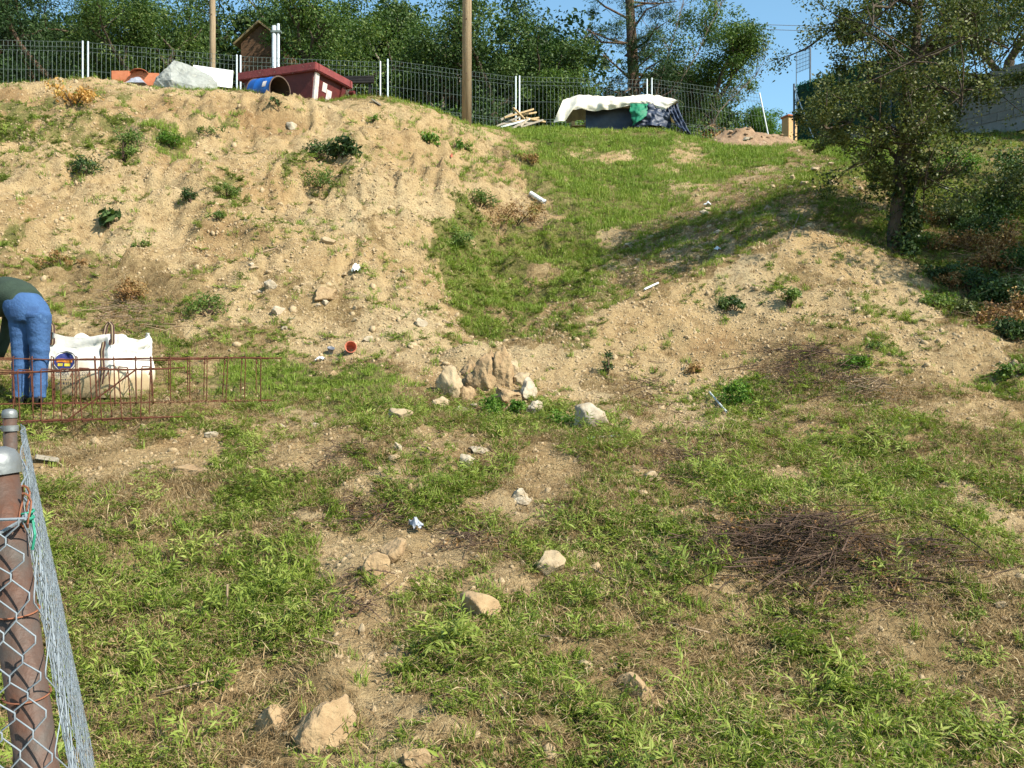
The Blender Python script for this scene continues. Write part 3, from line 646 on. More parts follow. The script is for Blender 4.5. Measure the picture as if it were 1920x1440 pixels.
bt("pine_tree", "bright green pine crown between the wooden pole and the open sky", 1015, 35, 10, "leaf_bright", "bark_pine", (3.2, .18), 1.5, 120, .15, 5, .6, fill=(4.4, 1.5, 2.4, 34, .55))
bt("oak_tree", "low rounded oak right behind the woodpile", 1035, 30.5, 11, "leaf_green", "bark_oak", (1.0, .12), 1.1, 130, .11, 2, .5, fill=(2.3, 1.55, 1.25, 46, .5))
def open_pine():
    r = np.random.default_rng(12); t = thing("pine_tree", "tall open pine with thick trunk and bare lower branches behind the tarpaulin", "tree", at(1185, 32), group="trees behind the fence")
    mb = MB(); tr = [Vector((0, 0, -.2)), Vector((.0, 0, 1.5)), Vector((.06, 0, 3)), Vector((.0, 0, 4.5)), Vector((-.08, 0, 6)), Vector((.02, 0, 8)), Vector((.1, 0, 9.5))]
    mb.tube(tr, [.25, .21, .19, .17, .14, .09, .04], 10, cap=False); cl = []
    for k in range(62):
        z_ = r.uniform(1.4, 9.2); i = min(5, int(np.searchsorted([0, 1.5, 3, 4.5, 6, 8, 9.5], z_)) - 1); a_ = r.uniform(0, 6.28); L_ = r.uniform(.8, 2.4) * (1 if z_ < 7 else .6)
        st = Vector((0, 0, z_)); e = st + Vector((math.cos(a_) * L_, math.sin(a_) * L_, r.uniform(-.1, .8))); m_ = st.lerp(e, .5) + Vector((r.normal(0, .1), r.normal(0, .1), r.uniform(-.15, .25)))
        mb.tube([st, m_, e], [.045, .03, .012], 5, cap=False)
        for _ in range(4):
            q_ = m_.lerp(e, r.random()); f_ = q_ + Vector(r.normal(0, .3, 3)); mb.tube([q_, f_], [.01, .004], 3, cap=False)
            if z_ > 2.0 and r.random() < .9: cl.append((tuple(f_), r.uniform(.22, .44)))
    mb.build("trunk", "bark_pine", t, smooth=True)
    v, f, tn = leaf_cloud(r, [c for c, _ in cl], [x for _, x in cl], 170, .14, 7, .3, .8)
    mesh_obj("crown", npmesh("crown", v, f, {"tone": tn}), "leaf_pine", t); return t
pine = open_pine()
bt("oak_tree", "leafy oak at the edge of the open blue sky", 1335, 32, 13, "leaf_green", "bark_oak", (2.6, .14), 1.5, 95, .11, 2, .5, fill=(4.2, 1.8, 2.4, 72, .52))
bt("evergreen_tree", "small bright green conifer left of the plaster pillar", 1425, 33, 14, "leaf_bright", "bark_oak", (.9, .11), .8, 150, .12, 4, .42, fill=(1.7, .85, 1.1, 26, .42))
bt("pine_tree", "dark tree behind the block wall at the right edge", 1890, 30, 15, "leaf_pine", "bark_oak", (3.2, .2), 1.9, 90, .13, 3, .6, fill=(4.6, 1.9, 1.8, 34, .6))
bt("pine_tree", "dark tree with forked trunks behind the hedge screen", 1770, 33, 16, "leaf_oak", "bark_oak", (3.6, .18), 1.6, 80, .13, 3, .6, fill=(4.6, 1.6, 1.6, 24, .55))
bt("oak_tree", "olive oak filling the gap between the open pine and the edge oak", 1268, 35, 17, "leaf_oak", "bark_oak", (2.2, .14), 1.4, 90, .12, 2, .5, fill=(3.6, 1.5, 2.6, 40, .55))
# second row that closes the wood
for px, d, sd, lb in ((-40, 38, 20, "far dark pine behind the left picture edge"), (150, 36, 19, "far dark pine seen just right of the first paired posts"), (255, 37, 18, "far dark pine seen left of the thin wooden pole"), (640, 37, 26, "far dark oak seen over the middle of the red skip"), (930, 37, 31, "far dark oak seen right of the tall wooden pole"), (20, 33, 32, "low dark evergreen right behind the leftmost fence panel"), (340, 34, 33, "low dark evergreen behind the white board"), (450, 38, 34, "low dark tree left of the wooden hut"), (545, 34, 35, "low dark oak right of the metal double post"), (770, 36, 36, "low dark oak between the slender pale trunks"), (1000, 35, 37, "low dark oak over the woodpile"), (60, 40, 21, "far dark pine filling the wood at far left"), (190, 41, 22, "far dark evergreen seen over the clay blocks"), (320, 43, 23, "far evergreen left of the thin wooden pole"), (580, 42, 24, "far oak seen over the left end of the red skip"),
                      (690, 40, 25, "far oak seen over the right end of the red skip"), (875, 41, 27, "far evergreen directly behind the tall wooden pole"), (980, 43, 28, "far oak behind the woodpile"), (470, 44, 29, "far tree behind the wooden hut"), (1320, 44, 30, "far tree behind the edge oak")):
    tree("evergreen_tree", lb, at(px, d), sd, (2.0, .2), 3, 2.2, "leaf_pine" if sd < 24 else "leaf_oak", "bark_oak", 220, .20, .9, 2.0, group="far trees of the wood", fill=(3.4, 2.8, 3.6, 84 if sd < 29 else 30, .95))
# dead grey branches hanging on the big pine
def dead_branch(label, a, b, seed):
    r = np.random.default_rng(seed); a = Vector(a); b = Vector(b); mb = MB(); o = thing("dead_branch", label, "branch", a, group="dead branches by the pine")
    path = [Vector((0, 0, 0)).lerp(b - a, k / 8) + Vector(r.normal(0, .05, 3)) * (0 < k) for k in range(9)]
    mb.tube(path, [.03 - .0028 * k for k in range(9)], 5); mb.build("stem", "twig_dead", o)
    tw = MB()
    for k in range(46):
        i = r.integers(2, 9); q = path[i]; d = ((b - a).normalized() * .5 + Vector(r.normal(0, .6, 3))).normalized() * r.uniform(.4, 1.3)
        tw.tube([q, q + d * .5 + Vector(r.normal(0, .04, 3)), q + d], [.007, .005, .003], 3, cap=False)
    tag(tw.build("twigs", "twig_dead", o), kind="stuff")
p0 = pine.location
dead_branch("long bare pale branch leaning up right across the open pine", (p0.x + .1, 31.4, p0.z + .6), (p0.x + 3.0, 31.0, p0.z + 6.0), 1)
dead_branch("bare pale branch leaning steeply up beside the pine trunk", (p0.x + .05, 31.3, p0.z + .5), (p0.x + 1.7, 31.2, p0.z + 6.2), 2)
dead_branch("bare pale branch pointing low right of the pine trunk", (p0.x + 1.2, 31.2, p0.z + .7), (p0.x + 4.0, 31.0, p0.z + 3.6), 3)
dead_branch("bare twiggy branch drooping left of the pine trunk", (p0.x - .1, 31.6, p0.z + 3.0), (p0.x - 1.7, 31.2, p0.z + 1.9), 4)
# undergrowth right behind the fence
G = "undergrowth behind the fence"
for px, d, sd, w, h, lf, lb in ((20, 25, 1, 2.4, 1.9, "leaf_dark", "dark bush behind the leftmost fence panel"), (108, 25, 2, 1.5, 1.9, "leaf_bright", "bright green bush just left of the first paired fence posts"), (260, 25.5, 3, 2.3, 2.4, "leaf_bright", "bright bush over the orange clay blocks"),
        (345, 27, 41, 1.6, 1.7, "leaf_dark", "dark bush behind the white board"), (560, 27, 5, 2.4, 2.0, "leaf_dark", "dark bush behind the red skip"), (655, 27, 6, 1.9, 1.8, "leaf_oak", "green bush right of the red skip behind the fence"), (695, 27.5, 66, 1.2, 2.2, "leaf_bright", "bright bush left of the fourth pair of fence posts"),
        (790, 27.5, 7, 2.6, 2.1, "leaf_bright", "leafy bush left of the tall wooden pole"), (835, 27, 77, 1.4, 2.0, "leaf_dark", "dark bush hugging the tall wooden pole"), (925, 28.5, 8, 2.4, 2.3, "leaf_dark", "dark bush right of the tall wooden pole"), (1070, 29, 9, 1.6, 2.1, "leaf_bright", "bright bush behind the left end of the tarpaulin"),
        (1250, 30, 10, 2.6, 1.9, "leaf_herb", "olive bush behind the right end of the tarpaulin"), (1335, 31, 11, 1.8, 2.0, "leaf_dry", "brownish bush under the oak by the sky"), (1400, 31, 12, 1.5, 1.7, "leaf_herb", "yellow green bush left of the leaning fence post"), (480, 28, 13, 1.8, 1.5, "leaf_dark", "dark bush under the wooden hut")):
    shrub("bush", lb, at(px, d), 100 + sd, w, h, lf, .11, 3800, 2.2, G, "bush", clump=26, stems=10)

# --- the holm oak in front on the right
def holm_oak():
    b = P(1682, 478); r = np.random.default_rng(77)
    t = thing("holm_oak", "olive-leaved holm oak with ivy-clad trunk on the right bank", "tree", b)
    mb = MB()
    def q(px, py, d): w_ = W(px, py, d); return w_ - b
    D = b.y
    tr = [Vector((0, 0, -.2)), q(1681, 430, D), q(1688, 370, D), q(1690, 310, D - .05), q(1702, 260, D - .1), q(1700, 200, D), q(1712, 120, D + .1), q(1722, 30, D + .1), q(1730, -80, D + .1)]
    mb.tube(tr, [.145, .12, .115, .11, .10, .085, .07, .055, .03], 10, cap=False)
    ends = []
    for (s, e, r0) in ((4, q(1560, 235, D - .8), .045), (4, q(1860, 130, D + .8), .05), (5, q(1600, 170, D + .7), .045), (5, q(1820, 200, D - 1.0), .04), (6, q(1560, 60, D + .4), .04), (6, q(1850, 20, D - .3), .045), (7, q(1630, 40, D - 1.1), .035), (7, q(1780, -60, D + .9), .04), (3, q(1640, 290, D - .4), .03), (3, q(1760, 330, D + .1), .03), (5, q(1700, 120, D - 1.3), .04), (6, q(1900, 90, D), .04), (2, q(1740, 345, D - .3), .022), (7, q(1640, -60, D), .04), (6, q(1920, -30, D + .5), .04)):
        a = tr[s]; pth = [a.lerp(e, k / 5) + Vector(r.normal(0, .05, 3)) * (k > 0) + Vector((0, 0, .25)) * math.sin(k / 5 * 3.14) for k in range(6)]
        mb.tube(pth, [r0 * (1 - .14 * k) for k in range(6)], 6, cap=False)
        for k in range(2, 6):
            for _ in range(3):
                dd = Vector(r.normal(0, .45, 3)); mb.tube([pth[k], pth[k] + dd * .5 + Vector(r.normal(0, .04, 3)), pth[k] + dd], [.012, .009, .004], 4, cap=False); ends.append(pth[k] + dd)
    mb.build("trunk", "bark_oak", t, smooth=True)
    cl = [(tuple(e), r.uniform(.16, .40)) for e in ends]
    # leaf masses read from the photograph: centre pixel, radius in pixels, depth offset
    for px, py, rp, dd in ((1560,180,46,-.6),(1540,215,36,-.3),(1590,225,44,-.8),(1560,260,34,-.5),(1600,130,40,.2),(1630,170,50,-.4),(1650,110,52,.3),(1690,150,60,-.9),(1680,75,56,0),(1730,190,52,-.8),(1720,110,56,.5),(1760,140,52,-.5),(1770,70,60,.4),(1790,200,44,.2),(1800,30,60,-.2),(1840,170,40,.3),(1850,90,52,.2),(1870,30,60,.3),(1900,150,34,.4),(1900,70,50,.2),(1740,20,60,-.5),(1680,10,60,.4),(1620,60,36,.3),(1600,30,30,.4),(1575,55,20,.3),(1600,75,22,.2),(1640,25,40,.1),(1690,240,40,-.2),(1650,260,34,-.4),(1620,290,30,-.5),(1720,290,26,0),(1745,335,30,-.1),(1660,330,22,-.2),(1700,225,44,.4),(1760,230,34,-.1),(1655,215,46,.2),(1735,250,30,-.3),(1700,-40,70,0),(1800,-50,80,0),(1900,-40,80,0),(1645,325,22,-.3),(1715,345,24,.2)):
        c = q(px, py, D + dd); R_ = rp / F * D
        for _ in range(5):
            o = Vector(r.normal(0, .42, 3)) * R_; cl.append((tuple(c + o), R_ * r.uniform(.4, .75)))
    v, f, tn = leaf_cloud(r, [c for c, _ in cl], [x for _, x in cl], 135, .047, 1.8, .35, .85)
    mesh_obj("crown", npmesh("crown", v, f, {"tone": tn}), "leaf_holm", t)
    iv = [(tuple(Vector((0, 0, 0)).lerp(tr[3], u) + Vector((r.normal(.03, .07), r.normal(-.05, .07), 0))), .10 * (1.25 - .6 * u)) for u in np.linspace(.02, .95, 40)]
    iv += [((.14 + r.normal(0, .04), -.1, r.uniform(0, .75)), .11) for _ in range(16)]
    v, f, tn = leaf_cloud(r, [c for c, _ in iv], [x for _, x in iv], 70, .05, 1.3, .1, 1.3)
    mesh_obj("ivy", npmesh("ivy", v, f, {"tone": tn}), "leaf_ivy", t)
holm_oak()

# --- right bank: brambles and ivy
G = "bank shrubs right of the holm oak"
BK = [(1860,345,230,120,"leaf_holm","olive bush on the bank right of the holm oak trunk",3200,.055),(1905,300,110,100,"leaf_oak","dark bush at the right edge below the block wall",1800,.06),(1790,300,90,60,"leaf_bright","bright leafy bush right of the trunk below the wall",1300,.05),
 (1820,425,130,60,"leaf_dark","dark bramble clump high on the right bank",1500,.05),(1895,440,90,80,"leaf_dry","rusty dry bramble at the right edge of the bank",1500,.045),(1760,505,90,45,"leaf_ivy","ivy patch at the foot of the holm oak's slope",1200,.05),
 (1820,520,110,60,"leaf_dark","dark leafy bramble in the middle of the right bank",1500,.05),(1900,540,100,70,"leaf_ivy","dark ivy clump at the right edge of the bank",1500,.05),(1730,400,60,50,"leaf_dry","dry brown scrub just right of the holm oak trunk",700,.045),
 (1860,590,120,50,"leaf_dry","dry brown scrub low on the right bank",1300,.04),(1780,450,80,50,"leaf_dry","russet scrub in the middle of the right bank",900,.04),(1860,485,110,50,"leaf_dry","tangled dead bramble across the right bank",1100,.045),(1560,255,60,50,"leaf_holm","small olive bush under the low block wall",900,.06),(1900,690,60,36,"leaf_herb","green herb clump at the right edge below the bank",800,.04)]
for i, (px, py, wp, hp, lf, lb, n, sz_) in enumerate(BK):
    b = P(px, py + hp * .45); s = b.y / F
    shrub("bramble", lb, b, 300 + i, wp * s, hp * s * 1.0, lf, sz_, n, 1.9, G, "bramble", dep=wp * s * .8, clump=16, stems=12)

# --- single plants standing out on the spoil heap
PL = [(360,378,34,36,"leaf_dark","small round dark green bush alone on the spoil heap",900,.035),(425,365,66,26,"leaf_herb","flat green plant right of the round bush on the heap",700,.035),(205,425,40,46,"leaf_dark","spiky broad-leaved plant casting a shadow low on the heap",110,.16),
 (640,296,70,50,"leaf_dark","large dark broad-leaved plant below the red skip",420,.13),(600,300,60,46,"leaf_oak","dark bush left of the broad-leaved plant below the skip",800,.06),(600,350,90,44,"leaf_herb","grey green bushy weed under the broad-leaved plant",1100,.045),
 (322,278,46,46,"leaf_bright","yellow green feathery plant near the top of the heap",800,.05),(230,300,64,90,"leaf_herb","tall yellow green straggling plant on the left of the heap",1300,.05),(150,330,80,44,"leaf_dark","dark green straggling bush at left on the heap",900,.055),
 (140,195,90,60,"leaf_amber","amber dry plant on the top left of the heap",900,.07),(395,250,60,24,"leaf_herb","light green herb below the grey boulder on the heap",500,.045),(265,465,40,20,"leaf_herb","little green herb at the foot of the heap",350,.04),(405,412,40,22,"leaf_herb","bluish green herb in the middle of the heap",400,.04),
 (525,205,44,30,"leaf_dark","leafy sprig growing beside the blue drum",250,.09),(805,268,44,26,"leaf_bright","bright leafy plant on the dry grass below the fence",260,.09),(865,280,44,18,"leaf_bright","small bright leafy plant right of the larger one below the pole",180,.08),(700,228,20,16,"leaf_bright","tiny green plant on the bare soil right of the skip",160,.05),
 (900,385,70,46,"leaf_herb","green bush at the upper edge of the hollow",900,.05),(965,420,130,60,"leaf_dry","brown dry bush in the hollow",1300,.05),(1000,310,60,30,"leaf_dry","greyish dry bush on the upper grass left of the tarpaulin",700,.05),(1140,700,30,70,"leaf_dark","thin upright dark sprig on the ramp face",120,.05),
 (1375,580,70,34,"leaf_oak","dark grassy bush on the ramp face",900,.045),(1480,575,46,50,"leaf_herb","upright green weed right of the bush on the ramp face",700,.045),(1600,690,60,36,"leaf_bright","bright green weed on the lower ramp face",700,.045),(1300,700,40,26,"leaf_dry","small dry weed on the lower ramp face",300,.04),
 (1380,760,60,60,"leaf_bright","bright weed clump right of the white boulder's slope",900,.045),(940,775,90,40,"leaf_bright","bright green weed patch under the clay outcrop",1100,.045),(1060,805,60,44,"leaf_bright","leafy weed just left of the white boulder",800,.04),(230,565,110,50,"leaf_dry","rusty dry weed behind the white bag",1200,.04),
 (390,590,80,50,"leaf_herb","olive weed at the heap's foot right of the bag",900,.04),(120,500,110,34,"leaf_dry","ochre dry weeds behind the bending worker",900,.04),(1640,655,24,26,"leaf_herb","tiny herb on the right shoulder of the ramp",200,.04),(860,460,50,50,"leaf_herb","green bush at the left lip of the hollow",700,.05)]
for i, (px, py, wp, hp, lf, lb, n, sz_) in enumerate(PL):
    b = P(px, py); s = b.y / F
    shrub("wild_plant", lb, b, 500 + i, wp * s, hp * s, lf, sz_, n, 2.6 if sz_ < .1 else 3.2, "wild plants on the slopes", "plant", clump=9 if sz_ < .1 else 5, stems=6)

# --- heaps of cut brushwood
def brush(label, px, py, wp, hp, seed, n=420, m="twig", L0=.5, th=.16):
    b = P(px, py); s = b.y / F; r = np.random.default_rng(seed); w = wp * s
    near_ = P(px, py + hp / 2); far_ = P(px, py - hp / 2); dp = max(.2, abs(far_.y - near_.y))
    o = thing("brush_pile", label, "brushwood", b, group="heaps of cut brushwood"); mb = MB()
    main = r.uniform(-.5, .5); cs_ = [(r.uniform(-.38, .38) * w, r.uniform(-.4, .4) * dp) for _ in range(7)]
    for k in range(n):
        cc = cs_[int(r.integers(0, 7))]; x = cc[0] + r.normal(0, w * .22); y = cc[1] + r.normal(0, dp * .34); z = hz(b.x + x, b.y + y) - b.z; e = math.exp(-((x / (w * .4)) ** 2 + (y / (dp * .4)) ** 2))
        a = main + r.normal(0, 1.2); L_ = L0 * (.15 + 1.2 * r.random() ** 2); d = Vector((math.cos(a), math.sin(a), r.normal(.05, .2))) * L_
        c = Vector((x, y, z + r.uniform(0, th) * e + .012)); q = c - d / 2; g_ = hz(b.x + q.x, b.y + q.y) - b.z
        q.z = max(q.z, g_); q2 = c + d / 2; q2.z = max(q2.z, hz(b.x + q2.x, b.y + q2.y) - b.z)
        t_ = .0010 + .0042 * r.random() ** 3; mb.tube([q, c + Vector(r.normal(0, .02, 3)), q2], [t_, t_, t_ * .5], 3, cap=False)
    tag(mb.build("twigs", m, o), kind="stuff")
    cen = []
    for k in range(max(6, n // 16)):
        cc = cs_[int(r.integers(0, 7))]; x = cc[0] + r.normal(0, w * .2); y = cc[1] + r.normal(0, dp * .3); cen.append((x, y, hz(b.x + x, b.y + y) - b.z + r.uniform(.01, th * .6)))
    v, f, tn = leaf_cloud(r, cen, .10, 12, .03, 2.4, .3, .4); tag(mesh_obj("dead_leaves", npmesh("dead_leaves", v, f, {"tone": tn * .7}), "leaf_dry", o), kind="stuff")
brush("big dark heap of cut brushwood in the right foreground", 1500, 1045, 330, 110, 1, 1100, "twig", .6, .26)
brush("smaller dark brush heap right of the big one", 1770, 1050, 120, 50, 2, 130)
brush("dark brush lying across the lower ramp face", 1540, 690, 200, 80, 3, 480, "twig", .6, .16)
brush("grey brush heap below the one on the ramp face", 1640, 750, 110, 50, 4, 300, "twig_pale", .5, .2)
brush("flat dark brush below the white boulder's right side", 1290, 858, 180, 50, 5, 200, "twig", .5, .08)
brush("small brush heap right of the clay outcrop slope", 1215, 750, 90, 44, 6, 140, "twig", .4, .12)
brush("long dark swathe of dead stalks in the left foreground", 680, 965, 190, 44, 7, 200, "twig", .35, .05)
brush("dark swathe of dead stalks below the white rag", 900, 1015, 130, 30, 8, 120, "twig", .35, .05)
brush("short dark swathe of dead stalks above the rag", 640, 860, 130, 46, 9, 90, "twig", .35, .05)
brush("dark strip of dead stalks beside the pale clods", 670, 1140, 60, 60, 10, 70, "twig", .3, .05)
brush("pale dry stalks sticking out of the hollow", 1010, 405, 80, 40, 11, 120, "twig_pale", .9, .3)
brush("reddish dry stalks lying behind the bag", 250, 590, 160, 40, 12, 240, "twig_pale", .5, .12)
brush("tangle of dead bramble canes on the right bank", 1870, 520, 190, 150, 13, 420, "twig_pale", .7, .3)
brush("dead canes low on the right bank", 1890, 610, 130, 60, 14, 240, "twig_pale", .6, .2)

tree("oak_tree", "oak just beyond the right picture edge that shades the bank", (9.6, 12.2, hz(9.6, 12.2)), 88, (2.6, .2), 3, 1.7, "leaf_holm", "bark_oak", 130, .09, .6, 2., group="trees behind the fence", fill=(3.9, 2.3, 2.2, 70, .6))
for i, (px, py, wp, hp, lf, lb, n, sz_) in enumerate([(1840,400,120,60,"leaf_oak","dark green bramble mound under the olive bush",1600,.05),(1760,560,80,36,"leaf_herb","greenish weeds at the lower left corner of the bank",700,.04),(1910,610,80,60,"leaf_dark","dark bramble at the bottom right of the bank",1300,.05),(1810,575,90,40,"leaf_holm","olive scrub between ivy and dry brush on the bank",1000,.045),(1740,450,60,40,"leaf_herb","green scrub beside the ivy-clad trunk",700,.045),
  (1880,370,110,70,"leaf_oak","dark thicket under the wall at the right edge",2200,.05),(1790,400,90,60,"leaf_holm","olive thicket above the russet scrub",1500,.045),(1900,480,90,70,"leaf_oak","dark thicket beside the dead bramble at the right edge",1900,.05),(1830,450,80,50,"leaf_dry","brown dead thicket between the dark brambles",1200,.04),(1850,550,100,50,"leaf_oak","dark green thicket in front of the bank's dry brush",1600,.045),(1780,520,70,40,"leaf_dry","rusty dead scrub above the ivy patch",900,.04),(1910,570,70,60,"leaf_dry","rusty dead thicket at the lower right edge",1200,.04)]):
    b = P(px, py + hp * .45); s = b.y / F
    shrub("bramble", lb, b, 340 + i, wp * s, hp * s, lf, sz_, n, 1.9, "bank shrubs right of the holm oak", "bramble", dep=wp * s * .8, clump=16, stems=12)
# ------------------------------------------------------------------ stones
mat("rock_white", (.43, .375, .285), (.30, .24, .165), 9, .95, 0, .7, 30, c3=(.50, .455, .37))
mat("rock_grey", (.32, .33, .30), (.22, .225, .205), 5, .9, 0, .5, 22, c3=(.40, .385, .31))
mat("rock_tan", (.42, .33, .21), (.30, .22, .13), 8, .95, 0, .6, 26, c3=(.58, .50, .36))
mat("soil_clod", (.36, .255, .142), (.27, .178, .095), 9, 1, 0, 1.0, 30, c3=(.42, .32, .20))
def rock_mesh(name, seed, sz, rough=.10, cuts=7, sub=4, cr=(.42, .82)):
    r = np.random.default_rng(seed); bm = bmesh.new(); bmesh.ops.create_icosphere(bm, subdivisions=sub, radius=1)
    cs = [(Vector(nrmz(r.normal(size=3))), r.uniform(*cr)) for _ in range(cuts * 2)]; off = Vector(r.uniform(0, 50, 3))
    for v in bm.verts:
        p = v.co.copy()
        for n_, t_ in cs:
            k = p.dot(n_) - t_
            if k > 0: p -= n_ * k
        p *= 1.28; p *= 1 + rough * mnoise.fractal(p * 2.2 + off, 1, 2, 4) + rough * .3 * mnoise.fractal(p * 8 + off, 1, 2, 3)
        v.co = Vector((p.x * sz[0] / 2, p.y * sz[1] / 2, p.z * sz[2] / 2))
    me = bpy.data.meshes.new(name); bm.to_mesh(me); bm.free()
    me.polygons.foreach_set("use_smooth", [True] * len(me.polygons)); return me
def rock(label, px, py, wp, hp, m="rock_white", seed=0, rz=None, name="stone", sink=.25, dk=.9, group="stones on the slope", rough=.1, cuts=7, tilt=0, d=None):
    b = P(px, py) if d is None else W(px, py, d); s = b.y / F; w = wp * s; h = hp * s
    me_ = rock_mesh(name, 900 + seed, (w * 1.06, w * dk, h * (1 + sink)), rough, cuts)
    o = mesh_obj(name, me_, m, None, (b.x, b.y + w * dk * .3, b.z + h * (1 + sink) * (.5 - sink / (1 + sink))))
    o.rotation_euler = (0, tilt, rz if rz is not None else (seed * 1.7) % 6.28 * .15); tag(o, label, "rock" if wp > 50 else "stone", group); return o
rock("big white angular boulder at the foot of the ramp", 1112, 812, 68, 50, "rock_white", 1, 0, "boulder", .15)
rock("white egg-shaped stone standing in the middle foreground", 874, 879, 24, 28, "rock_white", 2)
rock("white stone above its flat neighbour in mid foreground", 975, 935, 28, 24, "rock_white", 3)
rock("flat white stone just below the rounder one in mid foreground", 980, 946, 30, 12, "rock_white", 4)
rock("oblong tan stone lying alone in the foreground centre", 1031, 1082, 54, 44, "rock_tan", 5, .3, cuts=9, tilt=.25)
rock("flat pale stone half buried above the egg-shaped stone", 900, 852, 44, 14, "rock_white", 6)
rock("tan stone buried in grass left of the clay outcrop", 748, 792, 42, 26, "rock_tan", 7)
rock("tan stone on the bare ground right of centre", 1220, 904, 34, 18, "rock_tan", 8)
rock("pale clod with a sharp top in the left foreground", 738, 1052, 52, 36, "soil_clod", 9, .4, "clod", .3)
rock("pale rounded clod below the sharp one in the left foreground", 708, 1080, 44, 36, "soil_clod", 10, 0, "clod", .3)
rock("small upright tan stone in the left foreground", 677, 1190, 16, 22, "rock_tan", 11)
rock("smooth slab of bare soil in the lower right centre", 1203, 1310, 72, 34, "soil_clod", 12, .2, "clod", .5, tilt=.35, rough=.05)
rock("big pointed soil lump at the bottom left of centre", 596, 1388, 96, 76, "soil_clod", 13, .2, "clod", .8, rough=.2)
rock("rounded soil lump left of the big pointed one at the bottom", 508, 1375, 78, 54, "soil_clod", 14, .6, "clod", .8, rough=.2)
rock("orange soil lump at the bottom edge of the picture", 775, 1440, 70, 28, "soil_clod", 15, .2, "clod", .5)
rock("flat pale soil slab in the centre foreground", 905, 1155, 84, 34, "soil_clod", 16, .3, "clod", .6, tilt=.3, rough=.05)
rock("pale soil block at the edge of the left bare strip", 345, 893, 78, 22, "soil_clod", 17, .1, "clod", .5)
rock("white stone on the soil crest under the blue drum", 545, 243, 20, 18, "rock_white", 18)
rock("yellowish stone in the middle of the heap", 616, 460, 26, 16, "rock_tan", 19)
rock("pale stone at the left foot of the heap", 505, 540, 22, 16, "rock_white", 20)
rock("pale stone beside the stick on the lower heap", 520, 590, 26, 16, "rock_white", 21)
rock("tan stone low on the heap above the flowerpot", 610, 565, 60, 24, "soil_clod", 22)
rock("white stone near the flowerpot", 690, 640, 20, 12, "rock_white", 23)
rock("pale stone on the ramp strip left", 785, 612, 24, 14, "rock_white", 24)
rock("orange stone in the grass left of the outcrop", 625, 705, 16, 12, "soil_clod", 25)
rock("white stone in the rubble left of centre", 590, 905 - 100, 18, 10, "rock_white", 26)
rock("white stone at the end of the rubble row", 528, 805, 16, 10, "rock_white", 27)
rock("grey white stone in the rubble near the cage end", 395, 822, 20, 14, "rock_white", 28)
rock("tan stone under the cage's near end", 268, 808, 16, 12, "rock_tan", 29)
rock("white stone below the clay outcrop", 888, 765, 14, 12, "rock_white", 30)
rock("white stone left of the egg-shaped stone", 745, 845, 14, 18, "rock_white", 31)
rock("pale stone right of the egg-shaped stone's patch", 843, 862, 12, 8, "rock_white", 32)
rock("pale stone by the ramp's upper end", 1565, 350, 18, 12, "rock_tan", 33)
rock("pale stone at the ramp's top shoulder", 1607, 358, 20, 10, "rock_tan", 34)
rock("small white stone at the bottom of the left fence", 305, 1410, 22, 12, "rock_white", 35)
rock("white stone in the grass at the lower right", 1153, 1256, 14, 12, "rock_white", 36)
rock("tan stone in the right foreground dirt", 1878, 1142, 22, 14, "rock_tan", 37)
rr_ = np.random.default_rng(5)
for i, (px, py, wp, hp, lb) in enumerate(((846,748,54,66,"upright clay block at the left of the weathered outcrop"),(908,732,56,70,"tall cracked clay block in the middle of the outcrop"),(945,722,46,64,"clay block leaning right in the outcrop"),(915,690,50,24,"pale stone capping the outcrop"),(962,700,30,24,"brown stone at the outcrop's top right"),(948,762,70,40,"crumbled clay lump under the outcrop"),(990,748,44,42,"white chalky lump at the outcrop's right end"),(880,752,30,30,"small clay lump in the outcrop's gap"),(826,765,34,24,"low clay lump left of the outcrop"),(1005,772,30,20,"small pale lump right of the outcrop"),(925,775,26,16,"pale chip below the outcrop's middle"),(865,775,30,16,"flat pale chip below the outcrop's left block"),(978,722,34,26,"clay lump on the outcrop's right shoulder"),(880,700,30,30,"clay lump behind the outcrop's left block"))):
    rock(lb, px, py, wp, hp, ("rock_tan", "soil_clod", "soil_clod", "rock_white", "rock_tan", "soil_clod", "rock_white", "soil_clod", "rock_tan", "rock_white", "rock_white", "rock_white", "rock_tan", "soil_clod")[i], 60 + i, None, "clay_block", .5, .8, "weathered clay outcrop", .26, 9)
def grey_boulder():
    d = 20.0; q = lambda px, py, dd: W(px, py, d + dd)
    V = [q(282, 172, -.1), q(292, 150, -.25), q(320, 120, -.1), q(327, 115, .05), q(345, 119, 0), q(372, 128, .1), q(398, 141, .05), q(408, 155, 0), q(410, 185, -.1), q(330, 185, -.45), q(322, 150, -.40), q(370, 185, -.42), q(285, 190, .1), q(300, 140, .5), q(340, 118, .6), q(395, 145, .6), q(405, 190, .6), q(285, 190, .6), q(360, 160, -.42)]
    c = sum(V, Vector()) / len(V); bm = bmesh.new()
    for v in V: bm.verts.new(v - c)
    bmesh.ops.convex_hull(bm, input=bm.verts[:]); bmesh.ops.triangulate(bm, faces=bm.faces[:])
    for _ in range(4): bmesh.ops.subdivide_edges(bm, edges=bm.edges[:], cuts=1, use_grid_fill=True)
    for v in bm.verts: v.co += v.co.normalized() * (.05 * mnoise.fractal(v.co * 2.5, 1, 2, 5) + .012 * mnoise.fractal(v.co * 11, 1, 2, 3))
    me_ = bpy.data.meshes.new("boulder"); bm.to_mesh(me_); bm.free()
    tag(mesh_obj("boulder", me_, "rock_grey", None, c), "large grey angular boulder on top of the spoil heap", "rock")
grey_boulder()
